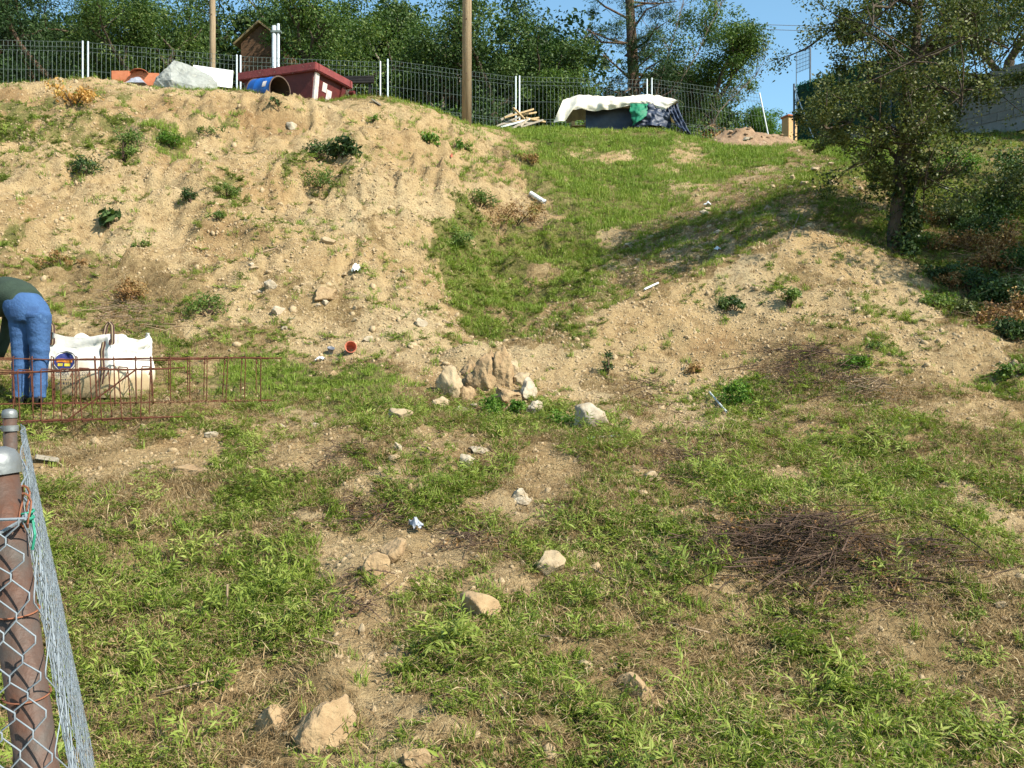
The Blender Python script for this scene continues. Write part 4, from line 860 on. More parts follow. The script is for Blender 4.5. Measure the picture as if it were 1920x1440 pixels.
# loose rubble: a few dozen singly placed stones of the ramp strip and heap
for i in range(46):
    if i < 24: px, py = 1180 + 380 * rr_.random(), 0; py = 470 - (px - 1180) * .36 + rr_.normal(0, 18)
    else: px, py = 470 + 330 * rr_.random(), 470 + 150 * rr_.random()
    w_ = rr_.uniform(8, 18)
    rock("small tan stone on the stony ramp strip" if i < 24 else "small pale stone on the lower right of the spoil heap", px, py, w_, w_ * .6, "rock_tan" if rr_.random() < .7 else "rock_white", 120 + i, None, "small_stone", .3, .9, "loose stones on the ramp strip" if i < 24 else "loose stones on the lower heap")

# ------------------------------------------------------------------ mesh fence on the crest
mat("galv", (.62, .66, .68), (.48, .52, .54), 20, .45, .35, 0)
mat("wire_green", (.16, .20, .185), (.11, .14, .13), 20, .6, .2, 0)
mat("wood_pole", (.40, .30, .19), (.25, .18, .11), 5, .9, 0, .5, 30, stretch=(6, 6, .35))
mat("wood_new", (.50, .37, .20), (.36, .25, .13), 5, .85, 0, .3, 30, stretch=(3, 3, .6))
mat("wood_grey", (.40, .36, .29), (.24, .20, .155), 6, .9, 0, .4, 30, stretch=(1, 6, 6))
def fence_panel(label, a, b, hgt=2.0, tilt_b=0.0):
    """a,b: top corners; the panel hangs from them"""
    a = Vector(a); b = Vector(b); base = Vector((a.x, a.y, a.z - hgt)); t = thing("fence_panel", label, "fence panel", base, group="site fence panels on the crest")
    L0 = Vector((0, 0, hgt)); L1 = b - base; dn = Vector((0, 0, -hgt)); dnb = Vector((tilt_b, 0, -hgt))
    for top, d_ in ((L0, dn), (L1, dnb)):
        MB().tube([top + d_, top + Vector((0, 0, .03))], .022, 8).build("post", "galv", t, smooth=False)
    mb = MB(); n = 34; nrm = (L1 - L0).cross(Vector((0, 0, 1))).normalized()
    hs = [0, .06, .10, .14, .33, .52, .56, .60, .79, .95, 1]; fo = [0, .0, .05, 0, 0, 0, .05, 0, 0, 0, 0]
    for k in range(1, n):
        u = k / n; mb.tube([L0.lerp(L1, u) + dn.lerp(dnb, u) * h_ - nrm * f_ for h_, f_ in zip(hs, fo)], .0036, 4, cap=False)
    for h_, f_ in zip(hs, fo):
        if h_ in (.52, .14): continue
        mb.tube([L0 + dn * h_ - nrm * f_, L1 + dnb * h_ - nrm * f_], .0042, 4, cap=False)
    tag(mb.build("wire_mesh", "wire_green", t), kind="stuff")
    return t
fence_panel("leftmost wire fence panel in front of the dark pines", W(-130, 72, 22.4), W(155, 79, 23.2))
fence_panel("wire fence panel behind the clay blocks and grey boulder", W(165, 80, 23.25), W(444, 105, 24.1))
fence_panel("wire fence panel behind the red skip", W(451, 106, 24.1), W(713, 117, 25.3))
fence_panel("wire fence panel just left of the tall wooden pole", W(727, 113, 25.3), W(967, 145, 26.6))
fence_panel("wire fence panel behind the woodpile and tarpaulin", W(974, 144, 26.6), W(1213, 150, 27.9))
fence_panel("wire fence panel whose right post leans, by the pillar", W(1222, 148, 27.9), W(1424, 176, 28.6), 2.0, .42)

# ------------------------------------------------------------------ poles, hut, things on the crest
def wood_pole(label, px, py, d, wpx, top=9.0):
    b = W(px, py, d); b.z = min(b.z, hz(b.x, b.y)) - .1; t = thing("wooden_pole", label, "pole", b); r_ = wpx / F * d / 2
    MB().tube([(0, 0, 0), (0.01, 0, top * .4), (-.015, 0, top * .7), (0, 0, top)], [r_ * 1.1, r_, r_ * .92, r_ * .85], 14).build("shaft", "wood_pole", t, smooth=True)
    for zz in (1.15, 2.3, 3.4): MB().tube([(0, -r_ * .6, zz), (0, -r_ * 1.06, zz)], .018, 6).build("bolt", "twig", t)
    return t
wood_pole("tall wooden utility pole on the crest in the middle", 875, 226, 21.2, 17)
wood_pole("thinner wooden pole behind the white board", 398, 150, 25.0, 11, 8)
g = thing("metal_post", "galvanized double pipe post standing behind the red skip", "post", (W(518, 130, 24.8).x, 24.8, 5.9))
MB().tube([(-.05, 0, 0), (-.05, 0, 3.0)], .06, 12).build("pipe", "galv", g, smooth=True)
MB().tube([(.055, -.02, 0), (.055, -.02, 3.05)], .035, 12).build("pipe", "galv", g, smooth=True)
MB().box((0, 0, 2.85), (.26, .14, .05)).build("clamp", "wire_green", g)
def hut():
    mat("hut_wall", (.13, .07, .035), (.08, .045, .025), 6, .9, 0, .4, 30, stretch=(1, 1, 6)); mat("hut_roof", (.26, .20, .09), (.15, .11, .06), 8, .9, 0, .4, 40)
    d = 30.0; c = W(508, 90, d); t = thing("wooden_hut", "small brown wooden hut with gable roof among the trees", "hut", (c.x, d, 6.2), R(-12))
    zt = W(512, 92, d).z - 6.2; hw = .62
    for k in range(9): MB().box((0, 0, zt * (k + .5) / 9), (hw * 2, 1.4, zt / 9 - .012)).build("plank", "hut_wall", t)
    MB().add([(-hw, -.7, zt), (hw, -.7, zt), (0, -.7, zt + .48), (-hw, .7, zt), (hw, .7, zt), (0, .7, zt + .48)], [(0, 1, 2), (5, 4, 3), (0, 2, 5, 3), (1, 4, 5, 2)]).build("gable", "hut_wall", t)
    for sg in (-1, 1):
        a = math.atan2(.48, hw) * sg
        MB().box((sg * (hw * .5 + .08), 0, zt + .24), (1.02, 1.7, .06), Matrix.Rotation(a, 4, 'Y')).build("roof", "hut_roof", t, bevel=.01)
    MB().box((0, -.72, zt * .55), (.34, .03, .5)).build("window", "twig", t)
hut()
def skip():
    mat("skip_red", (.135, .026, .022), (.085, .018, .016), 4, .55, 0, .15, 20, c3=(.22, .06, .05)); mat("skip_rim", (.24, .055, .05), (.16, .035, .035), 9, .7, 0, .3, 30, c3=(.42, .27, .20)); mat("skip_white", (.68, .62, .58), (.50, .40, .38), 12, .7)
    d = 20.6; c = W(600, 190, d); z0 = 5.56
    t = thing("red_skip", "dark red steel waste skip on the crest of the heap", "skip", (W(545, 190, d).x, d + .5, z0 - .04), R(-22))
    Lx, Ly, Hh = .86, .64, .86
    bx, by = .71, .53
    def wall(p): return p
    # hollow tub: outer and inner shells
    o = [(-bx, -by, 0), (bx, -by, 0), (bx, by, 0), (-bx, by, 0), (-Lx, -Ly, Hh), (Lx, -Ly, Hh), (Lx, Ly, Hh), (-Lx, Ly, Hh)]
    i_ = [(x * .95, y * .93, z if z else .04) for x, y, z in o]
    MB().add(o + i_, [(3, 2, 1, 0), (0, 1, 5, 4), (1, 2, 6, 5), (2, 3, 7, 6), (3, 0, 4, 7), (8, 9, 10, 11), (12, 13, 9, 8), (13, 14, 10, 9), (14, 15, 11, 10), (15, 12, 8, 11), (4, 5, 13, 12), (5, 6, 14, 13), (6, 7, 15, 14), (7, 4, 12, 15)]).build("tub", "skip_red", t)
    for c_, s_ in (((0, -Ly - .02, Hh + .03), (Lx * 2 + .2, .11, .17)), ((0, Ly + .02, Hh + .03), (Lx * 2 + .2, .11, .17)), ((Lx + .045, 0, Hh + .032), (.11, Ly * 2 - .075, .166)), ((-Lx - .045, 0, Hh + .032), (.11, Ly * 2 - .075, .166))):
        MB().box(c_, s_).build("rim", "skip_rim", t, bevel=.018)
    for y_ in (-.46, .42):   # corner ribs of the lit end
        MB().add([(bx + .012, y_ - .07, .02), (bx + .05, y_ - .07, .02), (bx + .05, y_ + .07, .02), (bx + .012, y_ + .07, .02), (Lx - .012, y_ * 1.16 - .07, Hh - .056), (Lx + .03, y_ * 1.16 - .07, Hh - .056), (Lx + .03, y_ * 1.16 + .07, Hh - .056), (Lx - .012, y_ * 1.16 + .07, Hh - .056)], [(3, 2, 1, 0), (4, 5, 6, 7), (0, 1, 5, 4), (1, 2, 6, 5), (2, 3, 7, 6), (3, 0, 4, 7)]).build("rib", "skip_white" if y_ < 0 else "skip_red", t)
    def onend(y0, y1, z0_, z1_):
        f = lambda z: bx + (Lx - bx) * z / Hh + .006
        MB().add([(f(z0_), y0, z0_), (f(z0_), y1, z0_), (f(z1_), y1, z1_), (f(z1_), y0, z1_), (f(z0_) + .004, y0, z0_), (f(z0_) + .004, y1, z0_), (f(z1_) + .004, y1, z1_), (f(z1_) + .004, y0, z1_)], [(0, 3, 2, 1), (4, 5, 6, 7), (0, 1, 5, 4), (1, 2, 6, 5), (2, 3, 7, 6), (3, 0, 4, 7)]).build("paint_mark", "skip_white", t)
    onend(-.26, -.10, .52, .70); onend(-.09, .10, .40, .60); onend(-.15, -.03, .26, .39); onend(.02, .14, .20, .38); onend(-.26, -.12, .06, .22)
    MB().tube([(Lx + .1, Ly * .9, Hh - .18), (Lx + .22, Ly * .9, Hh - .18)], .045, 10).build("lug", "skip_red", t)
skip()
def drum():
    mat("drum_blue", (.012, .10, .38), (.010, .075, .29), 6, .4, 0, 0, spec=.5); mat("drum_rim", (.12, .08, .055), (.08, .05, .04), 18, .8); mat("drum_in", (.05, .03, .022), (.03, .02, .015), 8, .9)
    d = 19.45; c = W(503, 176, d); t = thing("steel_drum", "blue steel drum lying on its side before the red skip", "drum", (c.x, d, c.z + .03), rot=(0, R(4), R(-32)))
    M_ = Matrix.Rotation(R(90), 3, 'Y'); Lh = .31; r_ = .275
    prof = [(r_, -Lh), (r_, -.14), (r_ + .005, -.13), (r_ + .005, -.12), (r_, -.11), (r_, .11), (r_ + .005, .12), (r_ + .005, .13), (r_, .14), (r_, Lh)]
    MB().lathe(prof, 32, M_=M_).build("shell", "drum_blue", t, smooth=True)
    MB().lathe([(r_ - .012, Lh - .002), (r_ - .012, -Lh + .03), (.0005, -Lh + .03)], 32, M_=M_).build("lining", "drum_in", t, smooth=True)
    MB().lathe([(r_ - .012, Lh - .002), (r_ + .01, Lh - .002), (r_ + .012, Lh + .01), (r_ - .012, Lh + .01), (r_ - .012, Lh - .002)], 32, M_=M_).build("rim", "drum_rim", t)
    MB().lathe([(.0005, -Lh - .004), (r_ - .006, -Lh - .004), (r_ + .012, -Lh - .008), (r_ + .012, -Lh + .01), (r_ + .001, -Lh + .01)], 32, M_=M_).build("base", "drum_rim", t)
    def lab(u, v):
        a = R(6) + R(24) * v; x = .11 + .10 * u; rr = r_ + .007; return (x, -rr * math.cos(a), rr * math.sin(a))
    MB().grid(lab, 2, 6).build("label_patch", "skip_white", t)
drum()
mat("board_white", (.86, .86, .86), (.80, .80, .81), 3, .6)
t = thing("white_board", "blank white board hung on the fence behind the grey boulder", "board", W(399, 144, 23.3), R(14))
MB().box((0, 0, 0), (.90, .025, .42), Matrix.Rotation(R(4), 4, 'Y')).build("panel", "board_white", t, bevel=.004)
for x_ in (-.38, .38): MB().tube([(x_, .0, .12), (x_, .42, .14)], .006, 6).build("tie_wire", "galv", t)
mat("clay", (.55, .20, .10), (.46, .15, .07), 6, .85, 0, .2, 30)
def clay_block(label, px, py, d, rz):
    c = W(px, py, d); t = thing("clay_block", label, "brick", c, R(rz), "orange clay blocks"); w, dp, h = .36, .20, .26
    # hollow block: four walls and two webs, with open ends
    MB().box((0, 0, .012), (w, dp, .024)).box((0, 0, h - .012), (w, dp, .024)).box((0, -dp / 2 + .011, h / 2), (w - .004, .022, h - .05)).box((0, dp / 2 - .011, h / 2), (w - .004, .022, h - .05)).box((0, 0, h / 2), (w - .004, .016, h - .05)).build("block", "clay", t)
for px, py, rz, lb in ((229, 159, -2, "orange hollow clay block at the left end of the row"), (256, 160, -5, "orange hollow clay block second from the left"), (283, 163, 6, "orange hollow clay block next to the grey boulder")):
    clay_block(lb, px, py, 20.6, rz)
t = thing("roof_tile", "curved orange roof tile lying on the clay blocks", "tile", W(262, 140, 20.5), R(10))
MB().grid(lambda u, v: (.36 * (u - .5), -.12 + .02 * v, .09 * math.sin(3.14 * u) ** .6 + .01 * v), 14, 1).grid(lambda u, v: (.36 * (u - .5), -.10 + .22 * v, .09 * math.sin(3.14 * u) ** .6 + .014), 14, 4).build("tile", "clay", t, smooth=True)
mat("grey_sheet", (.34, .36, .40), (.22, .23, .27), 8, .5)
t = thing("crumpled_sheet", "crumpled grey plastic sheet on the clay blocks", "plastic sheet", W(255, 158, 20.2), 0)
MB().grid(lambda u, v: (.42 * (u - .5), .26 * (v - .5), .14 * math.sin(3.1 * u) * math.sin(3.1 * v) * (1 + .5 * mnoise.noise(Vector((u * 5, v * 5, 2))))), 20, 14).build("sheet", "grey_sheet", t, smooth=False)
mat("black_steel", (.03, .024, .022), (.016, .013, .012), 10, .6)
t = thing("dark_beam", "dark ribbed beam jutting out to the right of the red skip", "beam", W(660, 150, 22.5), R(-4))
for k in range(3): MB().box((0, 0, -.055 + .055 * k), (1.0, .10, .05)).build("plank", "black_steel", t, bevel=.004)
for x_ in (-.42, .40): MB().box((x_, .03, -.35), (.05, .05, .54)).build("leg", "black_steel", t)

def stick(name, label, cat, a, b, r, m, group=None, n=8):
    a = Vector(a); b = Vector(b); t = thing(name, label, cat, a, group=group); MB().tube([(0, 0, 0), (b - a) * .5 + Vector((0, 0, r * .2)), b - a], r, n).build("shaft", m, t, smooth=True); return t
def plank(name, label, a, b, w, h, m, group):
    a = Vector(a); b = Vector(b); c = (a + b) / 2; d = b - a; t = thing(name, label, "plank", c, group=group)
    MB().box((0, 0, 0), (d.length, w, h), d.to_track_quat('X', 'Z').to_matrix().to_4x4()).build("board", m, t, bevel=.005)
D = 22.9; G = "planks of the woodpile"
mat("pipe_pale", (.58, .63, .60), (.48, .52, .50), 6, .5)
for i, (x0, y0, x1, y1, dd, w, m, lb) in enumerate(((945,222,1000,206,0,.07,"wood_new","long brown plank slanting up across the woodpile"),(962,203,983,224,-.2,.05,"wood_new","pale stake leaning steeply on the woodpile"),(938,240,992,225,-.35,.10,"pipe_pale","pale green grey board at the front of the woodpile"),(930,238,975,220,-.1,.06,"wood_grey","grey plank at the left of the woodpile"),
    (958,243,985,228,-.45,.07,"wood_grey","short grey plank at the front foot of the woodpile"),(975,240,1018,226,-.3,.06,"wood_grey","grey plank at the right foot of the woodpile"),(950,232,1010,222,.1,.08,"wood_new","brown plank lying flat in the woodpile"),(985,222,1022,230,.2,.07,"wood_new","brown plank at the right end of the woodpile"),
    (970,218,1005,212,.25,.06,"wood_new","brown plank at the top back of the woodpile"),(975,238,990,224,-.4,.05,"rock_white","pale short offcut standing in the woodpile"),(938,226,960,214,.2,.06,"wood_grey","grey plank end at the back left of the woodpile"),(940,234,1000,232,.0,.09,"wood_grey","grey board at the bottom of the woodpile"))):
    plank("plank", lb, W(x0, y0 - 1, D + dd), W(x1, y1 - 1, D + dd + .35), w, .04, m, G)

# ------------------------------------------------------------------ covered stack
def tarps():
    mat("tarp_white", (.72, .68, .58), (.62, .57, .47), 5, .65, 0, .2, 12); mat("tarp_dark", (.04, .055, .09), (.022, .03, .055), 4, .5, 0, .10, 7, spec=.4); mat("cloth_green", (.02, .22, .11), (.012, .13, .07), 5, .6, 0, .3, 14)
    D = 24.0; s = D / F
    def q(px, py, dd): return W(px, py, D + dd)
    base = W(1160, 240, D)
    g0 = 5.65
    # stack of pallets and boards underneath
    for i, (x0, x1, lb) in enumerate(((1072, 1128, "stack of brown pallets under the left half of the tarpaulin"), (1150, 1238, "dark crate under the right half of the tarpaulin"))):
        a = q(x0, 236, .35); b = q(x1, 236, .35); t = thing("pallet_stack", lb, "pallet", ((a.x + b.x) / 2, D + .75, g0)); w = b.x - a.x
        for k in range(4):
            for y_ in (-.36, -.12, .12, .36): MB().box((0, y_, .09 + .19 * k), (w, .14, .025)).build("slat", "wood_new" if i == 0 else "black_steel", t)
            for x_ in (-.45, 0, .45): MB().box((x_ * w, 0, .15 + .19 * k), (.09, .86, .09)).build("block", "wood_new" if i == 0 else "black_steel", t)
    # white sheet: front hem, top front edge, top back edge, back hem as curves over px
    def cv(tab, px):
        xs = [a for a, _ in tab]; ys = [b for _, b in tab]; return float(np.interp(px, xs, ys))
    topf = [(1058, 186), (1085, 177), (1130, 180), (1180, 180), (1215, 176), (1262, 184), (1270, 188)]
    hem = [(1040, 229), (1060, 226), (1074, 206), (1090, 204), (1115, 208), (1150, 204), (1185, 196), (1200, 194), (1225, 200), (1248, 207), (1256, 199), (1270, 189)]
    t = thing("white_tarpaulin", "off-white tarpaulin draped over the stack by the fence", "tarpaulin", base)
    def f(u, v):
        pxt = 1056 + (1270 - 1056) * u; pxh = 1038 + (1271 - 1038) * u
        n_ = mnoise.fractal(Vector((u * 7, v * 3, 3.3)), 1, 2, 4)
        wr = .026 * (1 - 2 * abs(mnoise.noise(Vector((u * 11 + v * 2, v * 5, 9))))) + .03 * math.sin(u * 46 + 3 * v + 2 * n_) * mnoise.noise(Vector((u * 4, v * 2, 9)))
        if v <= .45:                                   # hanging front
            k = v / .45; px = pxh + (pxt - pxh) * k; py = cv(hem, pxh) + (cv(topf, pxt) - cv(hem, pxh)) * k; dd = -.10 + .16 * k ** 2 - .05 * math.sin(k * 3.1)
        else:
            k = (v - .45) / .55; px = pxt + 6 * k; py = cv(topf, pxt) + 10 * k * k - 2.0 * math.sin(3.1 * k); dd = .06 + 1.35 * k; 
            p_ = q(px, cv(topf, pxt), dd); z = W(px, cv(topf, pxt), D).z + .02 - .25 * k ** 3
            p_.z = z + wr * .8 - .06 * abs(n_); return p_ - base
        p_ = q(px, py, dd); p_.y += wr * 1.5 + .05 * n_; p_.z += .03 * n_ * (k if v <= .45 else 1); return p_ - base
    MB().grid(f, 90, 34).build("sheet", "tarp_white", t, smooth=True)
    t = thing("dark_plastic_sheet", "dark blue plastic sheet bulging out under the white tarpaulin", "plastic sheet", base)
    def f2(u, v):
        px = 1190 + 68 * u; py = 196 + (240 - 196) * v - 5 * math.sin(u * 3.1)
        n_ = mnoise.fractal(Vector((u * 5, v * 5, 1.3)), 1, 2, 4); p_ = q(px + 3 * n_, py, -.02 - .35 * v * math.sin(.3 + u * 2.6)); p_.y += .10 * n_; return p_ - base
    MB().grid(f2, 34, 26).build("sheet", "tarp_dark", t, smooth=True)
    t = thing("dark_plastic_sheet", "dark blue plastic sheet hanging off the right end of the tarpaulin", "plastic sheet", base)
    def f3(u, v):
        px = 1252 + 18 * u + (26 + 4 * u) * v ** 1.3 - (16 * (1 - u)) * v * .2; py = 200 - 6 * u + (262 - 200) * v * (.65 + .35 * u) 
        n_ = mnoise.fractal(Vector((u * 4, v * 6, 6.3)), 1, 2, 4); p_ = q(px + 2 * n_, py, -.05 + .5 * u - .5 * v); p_.y += .12 * n_ + .06 * math.sin(u * 18 + v * 3); return p_ - base
    MB().grid(f3, 26, 30).build("sheet", "tarp_dark", t, smooth=True)
    t = thing("dark_plastic_sheet", "dark plastic lining hanging in the open front of the stack", "plastic sheet", base)
    MB().grid(lambda u, v: q(1098 + 95 * u, 203 + 42 * v, .22 + .02 * math.sin(u * 9 + v * 4)) - base, 30, 10).build("sheet", "tarp_dark", t, smooth=True)
    t = thing("green_cloth", "green cloth hanging out under the middle of the tarpaulin", "cloth", base)
    def f4(u, v):
        px = 1181 + 34 * u - 3 * v + 8 * v * (1 - u); py = 194 + 42 * v * (1 - .45 * u)
        n_ = mnoise.fractal(Vector((u * 4, v * 4, 16.3)), 1, 2, 4); return q(px + 3 * n_, py, -.16 - .30 * v * math.sin(.6 + u * 2) + .05 * n_) - base
    MB().grid(f4, 16, 22).build("sheet", "cloth_green", t, smooth=True)
tarps()

# ------------------------------------------------------------------ pillar, block walls, hedge screen on the right
mat("plaster", (.62, .40, .20), (.54, .33, .16), 4, .9, 0, .2, 30); mat("concrete", (.22, .205, .185), (.165, .155, .14), 5, .95, 0, .4, 40, c3=(.26, .245, .225)); mat("mortar", (.26, .25, .235), (.20, .19, .18), 9, .95); mat("post_dark", (.13, .15, .17), (.09, .10, .12), 8, .5, .4)  # concrete colour darkened to stand in for tree shade on the walls
c = W(1481, 262, 29.5); t = thing("plaster_pillar", "peach plastered gate pillar at the end of the block wall", "pillar", (c.x, c.y, 6.3), R(20))
MB().box((0, 0, .78), (.34, .34, 1.56)).build("shaft", "plaster", t, bevel=.01); MB().box((0, 0, 1.59), (.40, .40, .06)).build("cap", "clay", t, bevel=.01)
def block_wall(label, A, B, z0a, z0b, hgt, rows, bl=.44):
    A = Vector((A[0], A[1], 0)); B = Vector((B[0], B[1], 0)); d = B - A; L_ = d.length; rz = math.atan2(d.y, d.x)
    t = thing("block_wall", label, "wall", (A.x, A.y, z0a), rz); sl_ = (z0b - z0a) / L_; bh = hgt / rows
    MB().add([(0, -.085, -.3), (L_, -.085, -.3 + sl_ * L_), (L_, .085, -.3 + sl_ * L_), (0, .085, -.3), (0, -.085, hgt - .006), (L_, -.085, hgt - .006 + sl_ * L_), (L_, .085, hgt - .006 + sl_ * L_), (0, .085, hgt - .006)], [(3, 2, 1, 0), (4, 5, 6, 7), (0, 1, 5, 4), (1, 2, 6, 5), (2, 3, 7, 6), (3, 0, 4, 7)]).build("mortar_core", "mortar", t)
    n = int(L_ / bl); w = L_ / n; proto_ = None
    for r_ in range(rows):
        for k in range(n + (r_ % 2)):
            x0 = k * w - (w / 2 if r_ % 2 else 0); x1 = min(L_, x0 + w); x0 = max(0, x0); ww = x1 - x0
            if abs(ww - w) < 1e-4 and proto_ is not None:
                o = proto_.copy(); COL.objects.link(o)
            else:
                o = MB().box((0, 0, 0), (ww - .012, .20, bh - .012)).build("block", "concrete", t, bevel=.006)
                if abs(ww - w) < 1e-4: proto_ = o
            o.parent = t; xm = (x0 + x1) / 2; o.location = (xm, .004 * math.sin(k * 7.7 + r_ * 3), bh * (r_ + .5) + sl_ * xm); o.rotation_euler = (0, -math.atan(sl_), 0)
    return t, d, rz
A = W(1492, 250, 29.0); B = W(1790, 230, 23.6)
wallA, dA, rzA = block_wall("low grey block wall under the green hedge screen", A, B, 6.35, 5.98, .56, 3)
A2 = W(1792, 230, 23.5); B2 = W(2080, 230, 19.5)
wallB, dB, rzB = block_wall("tall grey block wall at the right edge above the bank", A2, B2, 5.95, 5.6, 1.14, 6)
mat("hedge_core", (.012, .05, .028), (.008, .03, .018), 30, .8)
leafmat("hedge_leaf", [(0, (.006, .05, .028)), (.5, (.012, .095, .05)), (1, (.03, .16, .08))], .1, rough=.45)
def hedge():
    L_ = dA.length; t = thing("hedge_screen", "dark green artificial hedge screen fixed above the low block wall", "hedge fence", (A.x, A.y, 6.35 + .56), rzA)
    sl_ = (5.98 - 6.35) / L_; Ht = 1.72; r = np.random.default_rng(9)
    MB().add([(.1, -.03, 0), (L_, -.03, sl_ * L_), (L_, .03, sl_ * L_), (.1, .03, 0), (.1, -.03, Ht), (L_, -.03, Ht + sl_ * L_), (L_, .03, Ht + sl_ * L_), (.1, .03, Ht)], [(3, 2, 1, 0), (4, 5, 6, 7), (0, 1, 5, 4), (1, 2, 6, 5), (2, 3, 7, 6), (3, 0, 4, 7)]).build("backing", "hedge_core", t)
    n = 900; x = r.uniform(.1, L_, n); z = r.uniform(0, Ht, n); cen = np.c_[x, r.choice([-.05, .05], n), z + sl_ * x]
    xt = np.linspace(.1, L_, 120); cen = np.concatenate([cen, np.c_[xt, xt * 0, Ht + sl_ * xt]])
    v, f, tn = leaf_cloud(r, cen, .10, 14, .07, 2.5, 0, 1)
    mesh_obj("hedge_foliage", npmesh("hedge_foliage", v, f, {"tone": tn}), "hedge_leaf", t)
    for k in range(4):
        x_ = .04 + k * (L_ - .1) / 3; MB().tube([(x_, -.09, sl_ * x_), (x_, -.09, Ht + .08 + sl_ * x_)], .03, 8).build("post", "post_dark", t)
    MB().tube([(.06, -.1, Ht - .05), (.95, -.14, .02)], .018, 8).build("brace", "galv", t)
hedge()
t = thing("mesh_offcut", "short upright wire mesh offcut above the corner of the hedge screen", "wire mesh", W(1490, 132, 29.3), rzA)
for x_ in (0, .62): MB().tube([(x_, .06, -1.6), (x_, .06, .55 - .1 * x_)], .025 if x_ else .012, 8).build("post", "post_dark", t)
mb = MB()
for k in range(1, 9): mb.tube([(k * .068, .06, -.1), (k * .068, .06, .55)], .006, 4)
for k in range(6): mb.tube([(0, .06, -.06 + .115 * k), (.62, .06, -.08 + .11 * k)], .006, 4)
tag(mb.build("wire_mesh", "post_dark", t), kind="stuff")
for k, lb in enumerate(("upper power cable crossing the open sky", "lower power cable crossing the open sky")):
    a = W(1360, 44 + 9 * k, 36); b = W(2300, 40 + 9 * k, 44); t = thing("power_cable", lb, "cable", a, group="power cables")
    MB().tube([(b - a) * u - Vector((0, 0, .25 * math.sin(3.14 * u))) for u in np.linspace(0, 1, 17)], .012, 5).build("cable", "post_dark", t)
    for e in (Vector((0, 0, 0)), b - a): MB().tube([e + Vector((0, 0, -.05)), e + Vector((0, 0, .05))], .02, 6).build("clamp", "post_dark", t)
# soil heap by the pillar
t = thing("soil_heap", "low heap of reddish soil in front of the leaning fence post", "soil heap", W(1412, 290, 23.4))
mat("soil_red", (.32, .215, .13), (.23, .145, .085), 5, 1, 0, 1.0, 30, c3=(.40, .30, .20))
def fh(u, v):
    x = (u - .5) * 2.5; y = (v - .5) * 2.2; e = math.exp(-((x + .25) / .62) ** 2 - (y / .6) ** 2) * .40 + math.exp(-((x - .65) / .45) ** 2 - (y / .6) ** 2) * .20
    return (x, y, e + .075 * mnoise.fractal(Vector((x * 3.5, y * 3.5, 1)), 1, 2, 7) * (.2 + min(1, e * 4)) - .06 + hz(t.location.x + x, t.location.y + y) - t.location.z)
MB().grid(fh, 90, 80).build("soil", "soil_red", t, smooth=True)
for i, (px, py) in enumerate(((1368, 283), (1372, 289), (1400, 262), (1345, 283))): rock("pale rubble piece on the reddish soil heap", px, py, 12, 7, "rock_white", 200 + i, None, "rubble", .3, .9, "rubble on the soil heap", d=22.4)

_r = np.random.default_rng(3)
for i in range(26):
    x_, y_ = _r.normal(0, .55), _r.normal(-.25, .35); me_ = rock_mesh("rubble", 400 + i, [_r.uniform(.05, .13)] * 2 + [_r.uniform(.04, .08)], .15, 6, 2)
    u_, v_ = x_ / 2.5 + .5, y_ / 2.2 + .5
    if not (0 < u_ < 1 and 0 < v_ < 1): continue
    tag(mesh_obj("rubble", me_, "soil_red" if i % 3 else "rock_tan", None, Vector(t.location) + Vector(fh(u_, v_)) + Vector((0, 0, .015))), "clod of earth lying on the reddish soil heap", "clod", "clods on the soil heap")

shrub("bush", "leafy bush growing in front of the wooden hut", at(486, 28.8), 190, 1.6, 2.5, "leaf_green", .09, 5200, 2.2, "undergrowth behind the fence", "bush", clump=26, stems=10)
shrub("bush", "dark leafy bush right of the wooden hut", at(560, 28.5), 191, 1.6, 2.3, "leaf_oak", .09, 5200, 2.2, "undergrowth behind the fence", "bush", clump=26, stems=10)
# ------------------------------------------------------------------ small litter on the slopes
mat("pot_clay", (.50, .15, .09), (.42, .12, .07), 8, .7); mat("plastic_white", (.75, .77, .78), (.66, .68, .70), 6, .4); mat("plastic_grey", (.22, .23, .26), (.15, .16, .18), 6, .5)
def pot(name, label, px, py, wp, m, rot):
    b = P(px, py); s = b.y / F; r_ = wp * s / 2; t = thing(name, label, "pot", b + Vector((0, 0, r_ * .9)), rot=rot)
    MB().lathe([(r_ * .62, -r_ * 1.0), (r_ * .92, r_ * .7), (r_ * 1.04, r_ * .72), (r_ * 1.08, r_ * 1.05), (r_ * .96, r_ * 1.05), (r_ * .86, r_ * .7), (r_ * .56, -r_ * .9), (.0005, -r_ * .9)], 24).build("wall", m, t, smooth=True)
    MB().lathe([(.0005, -r_ * 1.01), (r_ * .62, -r_ * 1.0)], 24).build("base", m, t)
pot("flowerpot", "terracotta flowerpot lying on its side at the foot of the heap", 657, 662, 21, "pot_clay", (R(70), R(-60), R(30)))
pot("bucket", "small grey bucket beside the terracotta flowerpot", 620, 664, 13, "plastic_grey", (R(20), R(10), 0))
def pipe(label, x0, y0, x1, y1, r, m, lift=.03, name="pipe"):
    a = P(x0, y0); b = P(x1, y1); a.z += lift; b.z += lift
    t = thing(name, label, "pipe", a, group="loose pipes and rods"); d = b - a
    M_ = d.to_track_quat('Z', 'Y').to_matrix(); L_ = d.length
    MB().lathe([(r * .8, 0), (r, 0), (r, L_), (r * .8, L_), (r * .8, 0)], 14, M_=M_).build("tube", m, t, smooth=False)
    MB().lathe([(r * 1.12, L_ * .9), (r * 1.12, L_ * .995), (r * 1.01, L_ * .995)], 14, M_=M_).build("collar", m, t)
pipe("short white plastic pipe stub on the grassy slope", 994, 372, 1022, 390, .042, "plastic_white", .10)
pipe("thin grey rod on the ground below the white boulder", 1100, 829, 1163, 824, .012, "galv", .03, "rod")
